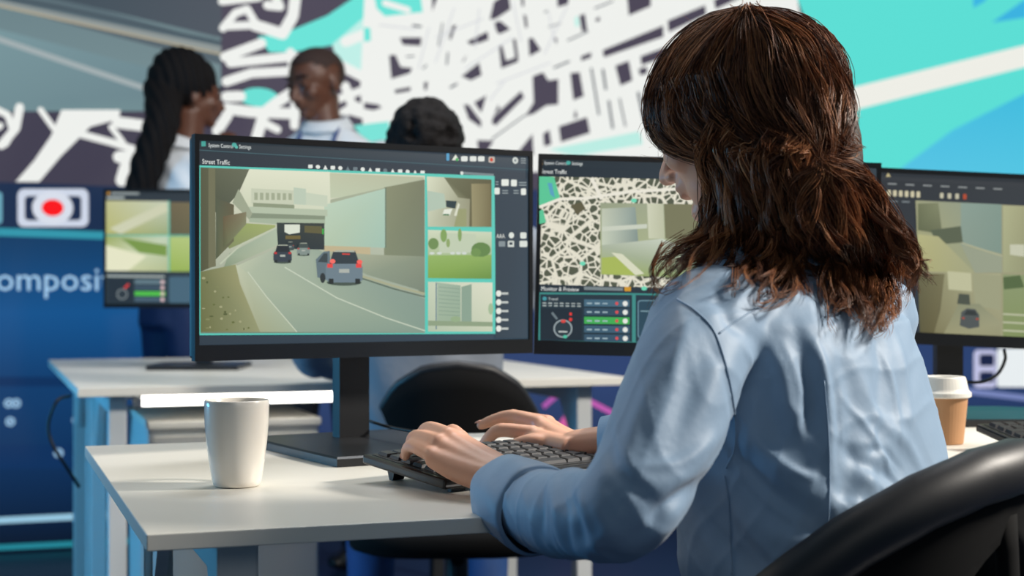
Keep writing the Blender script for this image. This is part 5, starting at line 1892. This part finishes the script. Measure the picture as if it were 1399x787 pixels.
# hair gathered below the tie
TAIL = [
    [(1112, 231), (1088, 252), (1080, 298), (1098, 345), (1124, 374)],
    [(1114, 231), (1100, 260), (1104, 318), (1128, 370), (1138, 420)],
    [(1117, 231), (1120, 272), (1134, 335), (1152, 395), (1148, 438)],
    [(1120, 230), (1138, 272), (1160, 335), (1178, 395), (1182, 448)],
    [(1121, 229), (1152, 264), (1184, 328), (1202, 385), (1206, 440), (1192, 458)],
    [(1122, 228), (1162, 254), (1202, 318), (1224, 370), (1224, 418)],
    [(1123, 227), (1167, 246), (1208, 306), (1238, 352), (1252, 390)],
    [(1124, 227), (1168, 240), (1206, 290), (1238, 343), (1274, 379)],
]
sheet(TAIL, 120, 18, off=0.004, thick=0.026, width=0.004, tip=0.30, amp=0.010, freq=1.6, lo=0.66, n=24)
sheet(TAIL, 50, 15, off=0.026, thick=0.012, width=0.003, tip=0.16, amp=0.014, freq=1.8, lo=0.6, n=24, tones=(2.6, 1.7))
# single curling wisps
for g in ([(935, 318), (905, 338), (891, 372), (905, 396), (932, 384)], [(950, 330), (915, 345), (893, 360), (900, 392)], [(990, 335), (1002, 362), (1004, 392), (995, 400)],
          [(1000, 330), (1012, 350), (1008, 372)], [(1120, 232), (1160, 232), (1196, 262), (1215, 300)], [(1050, 385), (1058, 405), (1040, 418), (1030, 410)],
          [(970, 320), (930, 330), (905, 350), (892, 384)], [(1150, 180), (1168, 190), (1176, 200)], [(1190, 300), (1225, 350), (1262, 372), (1275, 378)],
          [(905, 330), (892, 365), (896, 395), (890, 420)], [(1120, 380), (1128, 420), (1136, 452)]):
    G = guide(g, 0.012, 22)
    for k in range(6):
        strand(G + nprs.normal(0, 0.0016, 3) + wave(22, 0.003, 1.2), 0.00042, nprs.uniform(1.5, 3.2))
# flyaways around the outline
for k in range(170):
    g = CROWN[nprs.randint(len(CROWN))]
    a = nprs.randint(0, len(g) - 2)
    x, y = g[a][0], g[a][1]
    dx, dy = x - 1030, y - 150
    L = math.hypot(dx, dy) + 1e-6
    q = [(x, y), (x + dx / L * 5 + nprs.normal(0, 7), y + dy / L * 5 + nprs.normal(0, 7)), (x + dx / L * 9 + nprs.normal(0, 14), y + dy / L * 9 + 10 + nprs.normal(0, 12))]
    strand(guide(q, 0.006, 10), 0.00028, nprs.uniform(1.5, 3.5))
# the far side of the head
for k in range(1100):
    th = nprs.uniform(-0.4, math.pi + 0.4)
    d0 = HR * math.sin(th) - HF * math.cos(th)
    n = 14
    P = []
    for t_ in np.linspace(0.05, 1.0, n):
        el = math.pi / 2 * (1 - t_ * 1.35)
        P.append(list(capC + HU * 0.088 * math.sin(el) + (HF * d0.dot(HF) * 0.107 + HR * d0.dot(HR) * 0.089) * math.cos(el)))
    P = np.array(P)
    if (Vector(P[-1]) - capC).dot(HF) > 0.045:
        continue
    strand(P + nprs.normal(0, 0.002, 3) + wave(n, 0.004, 1.2), 0.0006)
so = obj('strands', SV, SF, M_hair, hair_root, world=True, smooth=True, cols=SCOL)
so['kind'] = 'stuff'
# tie
tp = Vector(guide([(1116, 228), (1119, 228), (1122, 228)], 0.016, 4)[2])
v, f = tube([tp + Vector((0.0065 * math.cos(a), -0.002 + 0.004 * math.sin(a), 0.0075 * math.sin(a))) for a in np.linspace(0, 2 * math.pi, 20)], [0.0026] * 20, 8)
obj('hair_tie', v, f, M_tie, hair_root, world=True, smooth=True)


# ---- people in the background
def bg_person(label, root, shoulder_z, face_yaw, head_c, head_yaw, head_pitch, cloth, leg_m, arms, seated=False, skin=M_skin_dark, hs=1.0, sw=0.175, lean=0.0):
    y = math.radians(face_yaw)
    f = Vector((-math.sin(y), math.cos(y), 0))
    r = Vector((f.y, -f.x, 0))
    t = thing('person', label, 'person', (root[0], root[1], 0))
    base = Vector((root[0], root[1], 0))
    hip = 0.50 if seated else 0.92
    H = Vector(head_c)

    def ring(z, a, b, fo=0.0, add=0.0, seg=28):
        k = (z - hip) / (shoulder_z - hip)
        c_ = base + f * (lean * k + fo)
        out = []
        for i in range(seg):
            th = 2 * math.pi * i / seg
            ct, st = math.cos(th), math.sin(th)
            out.append(c_ + Vector((0, 0, z)) + r * math.copysign(abs(ct) ** 0.8, ct) * (a + add) + f * math.copysign(abs(st) ** 0.8, st) * (b + add))
        return out
    S = shoulder_z
    prof = [(hip - 0.08, sw * 0.95, 0.12), (hip + 0.08, sw * 0.88, 0.115), (hip + (S - hip) * 0.55, sw * 0.92, 0.118), (S - 0.10, sw * 1.0, 0.112), (S - 0.03, sw * 0.92, 0.092), (S + 0.01, sw * 0.62, 0.072), (S + 0.035, 0.066, 0.06)]
    fa, ua, ra = head_axes(head_yaw, head_pitch)
    nk = base + f * lean + Vector((0, 0, S))
    parts = [loft([ring(z, a, b, add=-0.015) for z, a, b in prof]), tube([nk, nk * 0.45 + (H - ua * 0.06) * 0.55, H - ua * 0.05 - fa * 0.012], [0.068, 0.060, 0.060], 14, n=8)] + head_parts(H, fa, ua, ra, hs)
    slv = []
    for arm in arms:
        a, e, w = [Vector(p) for p in arm[:3]]
        parts.append(round_tube([a, a * 0.5 + e * 0.5, e], [0.05, 0.046, 0.038], 12, n=8))
        parts.append(round_tube([e, e * 0.5 + w * 0.5, w], [0.04, 0.036, 0.026], 12, n=8))
        d = (w - e).normalized()
        sd = d.cross(Vector((0, 0, 1)))
        sd = sd.normalized() if sd.length > 0.1 else r.copy()
        pn = sd.cross(d)
        m_ = [w + d * 0.085 + sd * x for x in (0.03, 0.01, -0.012, -0.032)]
        fg = [[q, q + d * (0.036 * k) - pn * 0.006, q + d * (0.058 * k) - pn * 0.018, q + d * (0.07 * k) - pn * 0.032] for q, k in zip(m_, (0.95, 1.05, 1.0, 0.8))]
        th_ = [w + d * 0.02 + sd * 0.02, w + d * 0.05 + sd * 0.045, w + d * 0.08 + sd * 0.055, w + d * 0.1 + sd * 0.052]
        parts += hand_parts(w, m_, fg, th_, up=pn)
        slv.append(round_tube([a, a * 0.5 + e * 0.5, e, e * 0.4 + w * 0.6, e * 0.15 + w * 0.85], [0.062, 0.058, 0.05, 0.044, 0.04], 14, n=16))
    lp = []
    feet = []
    for s in (-1, 1):
        h0 = base + r * s * 0.085 + Vector((0, 0, hip))
        if seated:
            kn = h0 + f * 0.42 + r * s * 0.05
            kn.z = 0.51
            an = kn - f * 0.10
            an.z = 0.10
        else:
            kn = base + r * s * 0.095 + f * 0.015 + Vector((0, 0, 0.50))
            an = base + r * s * 0.10 - f * 0.01 + Vector((0, 0, 0.09))
        lp.append(round_tube([h0, h0 * 0.5 + kn * 0.5, kn], [0.10, 0.088, 0.066], 14, n=8))
        lp.append(round_tube([kn, kn * 0.6 + an * 0.4, an], [0.066, 0.062, 0.046], 14, n=8))
        feet.append(an)
    co, nr, F = remesh(parts, 0.006, 4)
    obj('body', co, F, skin, t, world=True, smooth=True)
    eyes(H, fa, ua, ra, hs, t, skin)
    co, nr, F = remesh([loft([ring(z, a, b) for z, a, b in prof])] + slv, 0.009, 6)
    co = co + nr * (0.003 * np.sin(co @ np.array([37.0, 21.0, 29.0]) + 2 * np.sin(co @ np.array([13.0, -31.0, 23.0]))))[:, None]
    sh = obj('shirt', co, F, cloth, t, world=True, smooth=True)
    co, nr, F = remesh([loft([ring(z, a + 0.004, b + 0.004) for z, a, b in ((hip - 0.10, sw * 0.93, 0.12), (hip + 0.06, sw * 0.9, 0.115))])] + lp, 0.011, 5)
    obj('trousers', co, F, leg_m, t, world=True, smooth=True)
    for an in feet:
        a = Vector((an.x, an.y, 0))
        co, nr, F = remesh([ellipsoid(a + f * 0.065 + Vector((0, 0, 0.036)), 0.14, 0.05, 0.034, (f, r, Vector((0, 0, 1))), 3), round_tube([a + Vector((0, 0, 0.055)), a + Vector((0, 0, 0.10))], [0.047, 0.044], 12)], 0.008, 3)
        obj('shoe', co, F, M_shoe, t, world=True, smooth=True)
    # collar
    kc = base + f * (lean + 0.004)
    rg = [[kc + Vector((0, 0, S + z + 0.02 * math.sin(2 * math.pi * i / 30) * -1)) + r * a * math.cos(2 * math.pi * i / 30) + f * a * 0.95 * math.sin(2 * math.pi * i / 30) for i in range(30)] for z, a in ((0.005, 0.085), (0.04, 0.073), (0.062, 0.070), (0.056, 0.077), (0.022, 0.098))]
    v, fc = loft(rg, False)
    obj('collar', v, fc, cloth, sh, world=True, smooth=True)
    return t, (fa, ua, ra), (f, r), sh


# standing man, facing the camera side
mY = 5.28
mh = at(432, 112, mY)
mroot = (at(445, 300, mY).x, mY + 0.02)
sx, S_m = mroot[0], 1.475
fm = math.radians(160)
man, hax, (mf, mr), msh = bg_person('standing man with shaved head and white shirt, facing the viewer', mroot, S_m, 165, mh, 140, 16, M_shirt_white, M_trouser,
    [(Vector((sx - 0.19, mY, 1.40)), Vector((sx - 0.24, mY + 0.0, 1.12)), Vector((sx - 0.12, mY - 0.17, 1.04))),
     (Vector((sx + 0.19, mY, 1.40)), Vector((sx + 0.25, mY + 0.02, 1.12)), Vector((sx + 0.10, mY - 0.19, 1.06)))], hs=1.17, sw=0.185)
# close-cropped hair
V, F = ellipsoid(mh + hax[1] * 0.027 - hax[0] * 0.0095, 0.1095, 0.0865, 0.0910, (hax[0], hax[2], hax[1]), 4)
kp = [q for q in F if ((V[q[0]] - mh).dot(hax[1]) > 0.045 + max(0, (V[q[0]] - mh).dot(hax[0])) * 0.35) or ((V[q[0]] - mh).dot(hax[0]) < -0.045 and (V[q[0]] - mh).dot(hax[1]) > -0.03)]
obj('hair', V, kp, mat('cropped_black_hair', rgb(52, 34, 28), 0.8, bump=(500, 0.5, 0.002)), man, world=True, smooth=True)
for s in (-1, 1):
    b0 = Vector((sx, mY + 0.02, 0))
    pts = [b0 + mr * s * 0.066 + mf * 0.03 + Vector((0, 0, S_m + 0.045)), b0 + mr * s * 0.062 + mf * 0.115 + Vector((0, 0, S_m - 0.06)), b0 + mr * s * 0.03 + mf * 0.135 + Vector((0, 0, S_m - 0.25))]
    v, f = tube(pts, [0.008] * 3, 8, n=12, flat=(mf, 0.35))
    obj('lanyard', v, f, M_lanyard, man, world=True)

# standing woman, seen from behind, facing the man
wY = 5.12
wh = at(262, 130, wY)
wrt = (at(246, 300, wY).x, wY)
wx = wrt[0]
wb, hax, (wf, wr_), wsh = bg_person('standing woman with long black ponytail and white shirt, seen from behind', wrt, 1.38, -50, wh, -62, 4, M_shirt_white, M_navy,
    [(Vector((wx - 0.11, wY + 0.10, 1.33)), Vector((wx - 0.06, wY + 0.14, 1.06)), Vector((wx + 0.14, wY + 0.22, 1.06))),
     (Vector((wx + 0.12, wY - 0.10, 1.33)), Vector((wx + 0.19, wY - 0.09, 1.10)), Vector((wx + 0.165, wY - 0.02, 1.335)))], hs=1.05, sw=0.155)
co, nr, F = remesh([ellipsoid(wh + hax[1] * 0.045 - hax[0] * 0.035, 0.116, 0.098, 0.098, (hax[0], hax[2], hax[1]), 3),
                    ellipsoid(wh + hax[1] * 0.085 - hax[0] * 0.045, 0.092, 0.085, 0.07, (hax[0], hax[2], hax[1]), 3),
                    round_tube([wh - hax[0] * 0.10 + hax[1] * 0.01, at(222, 165, wY - 0.13), at(205, 215, wY - 0.15), at(192, 262, wY - 0.15), at(188, 310, wY - 0.14)], [0.062, 0.058, 0.055, 0.048, 0.025], 14, n=20)], 0.007, 4)
co = co + nr * (0.0035 * np.sin(co @ np.array([190.0, 120.0, 40.0])))[:, None]
obj('hair', co, F, M_hair_black, wb, world=True, smooth=True)

# seated person behind the main monitor
sY = 3.36
shd = at(580, 206, sY)
sp = at(590, 300, sY)
st, hax, (sf, sr), ssh = bg_person('seated person with short curly black hair, mostly hidden behind the main monitor', (sp.x, sY - 0.06), 1.10, 4, shd, 8, 10, M_shirt_grey, M_jeans,
    [(Vector((sp.x - 0.19, sY - 0.02, 1.03)), Vector((at(425, 500, sY + 0.12).x, sY + 0.13, 0.80)), Vector((sp.x - 0.10, sY + 0.36, 0.765))),
     (Vector((sp.x + 0.19, sY - 0.02, 1.03)), Vector((sp.x + 0.17, sY + 0.06, 0.90)), Vector((sp.x + 0.05, sY + 0.30, 0.80)))], seated=True, hs=1.05, sw=0.175, lean=0.06)
cl = []
for k in range(230):
    z = nprs.uniform(-0.95, 1)
    a = nprs.uniform(0, 6.283)
    rr2 = math.sqrt(max(0, 1 - z * z))
    d = hax[0] * rr2 * math.cos(a) + hax[2] * rr2 * math.sin(a) + hax[1] * z
    if d.dot(hax[0]) > 0.25 and d.dot(hax[1]) < 0.35:
        continue
    p = shd + hax[1] * 0.012 - hax[0] * 0.014 + hax[0] * d.dot(hax[0]) * 0.095 + hax[2] * d.dot(hax[2]) * 0.076 + hax[1] * d.dot(hax[1]) * 0.092
    cl.append(ellipsoid(p, 0.015, 0.015, 0.015, sub=1))
cl.append(ellipsoid(shd + hax[1] * 0.028 - hax[0] * 0.012, 0.092, 0.078, 0.082, (hax[0], hax[2], hax[1]), 3))
co, nr, F = remesh(cl, 0.006, 1)
obj('hair', co, F, M_hair_black, st, world=True, smooth=True)

for ob in list(bpy.data.objects):
    if ob.type == 'MESH' and ob.parent is None and 'label' not in ob and 'kind' not in ob:
        print('UNTAGGED', ob.name)
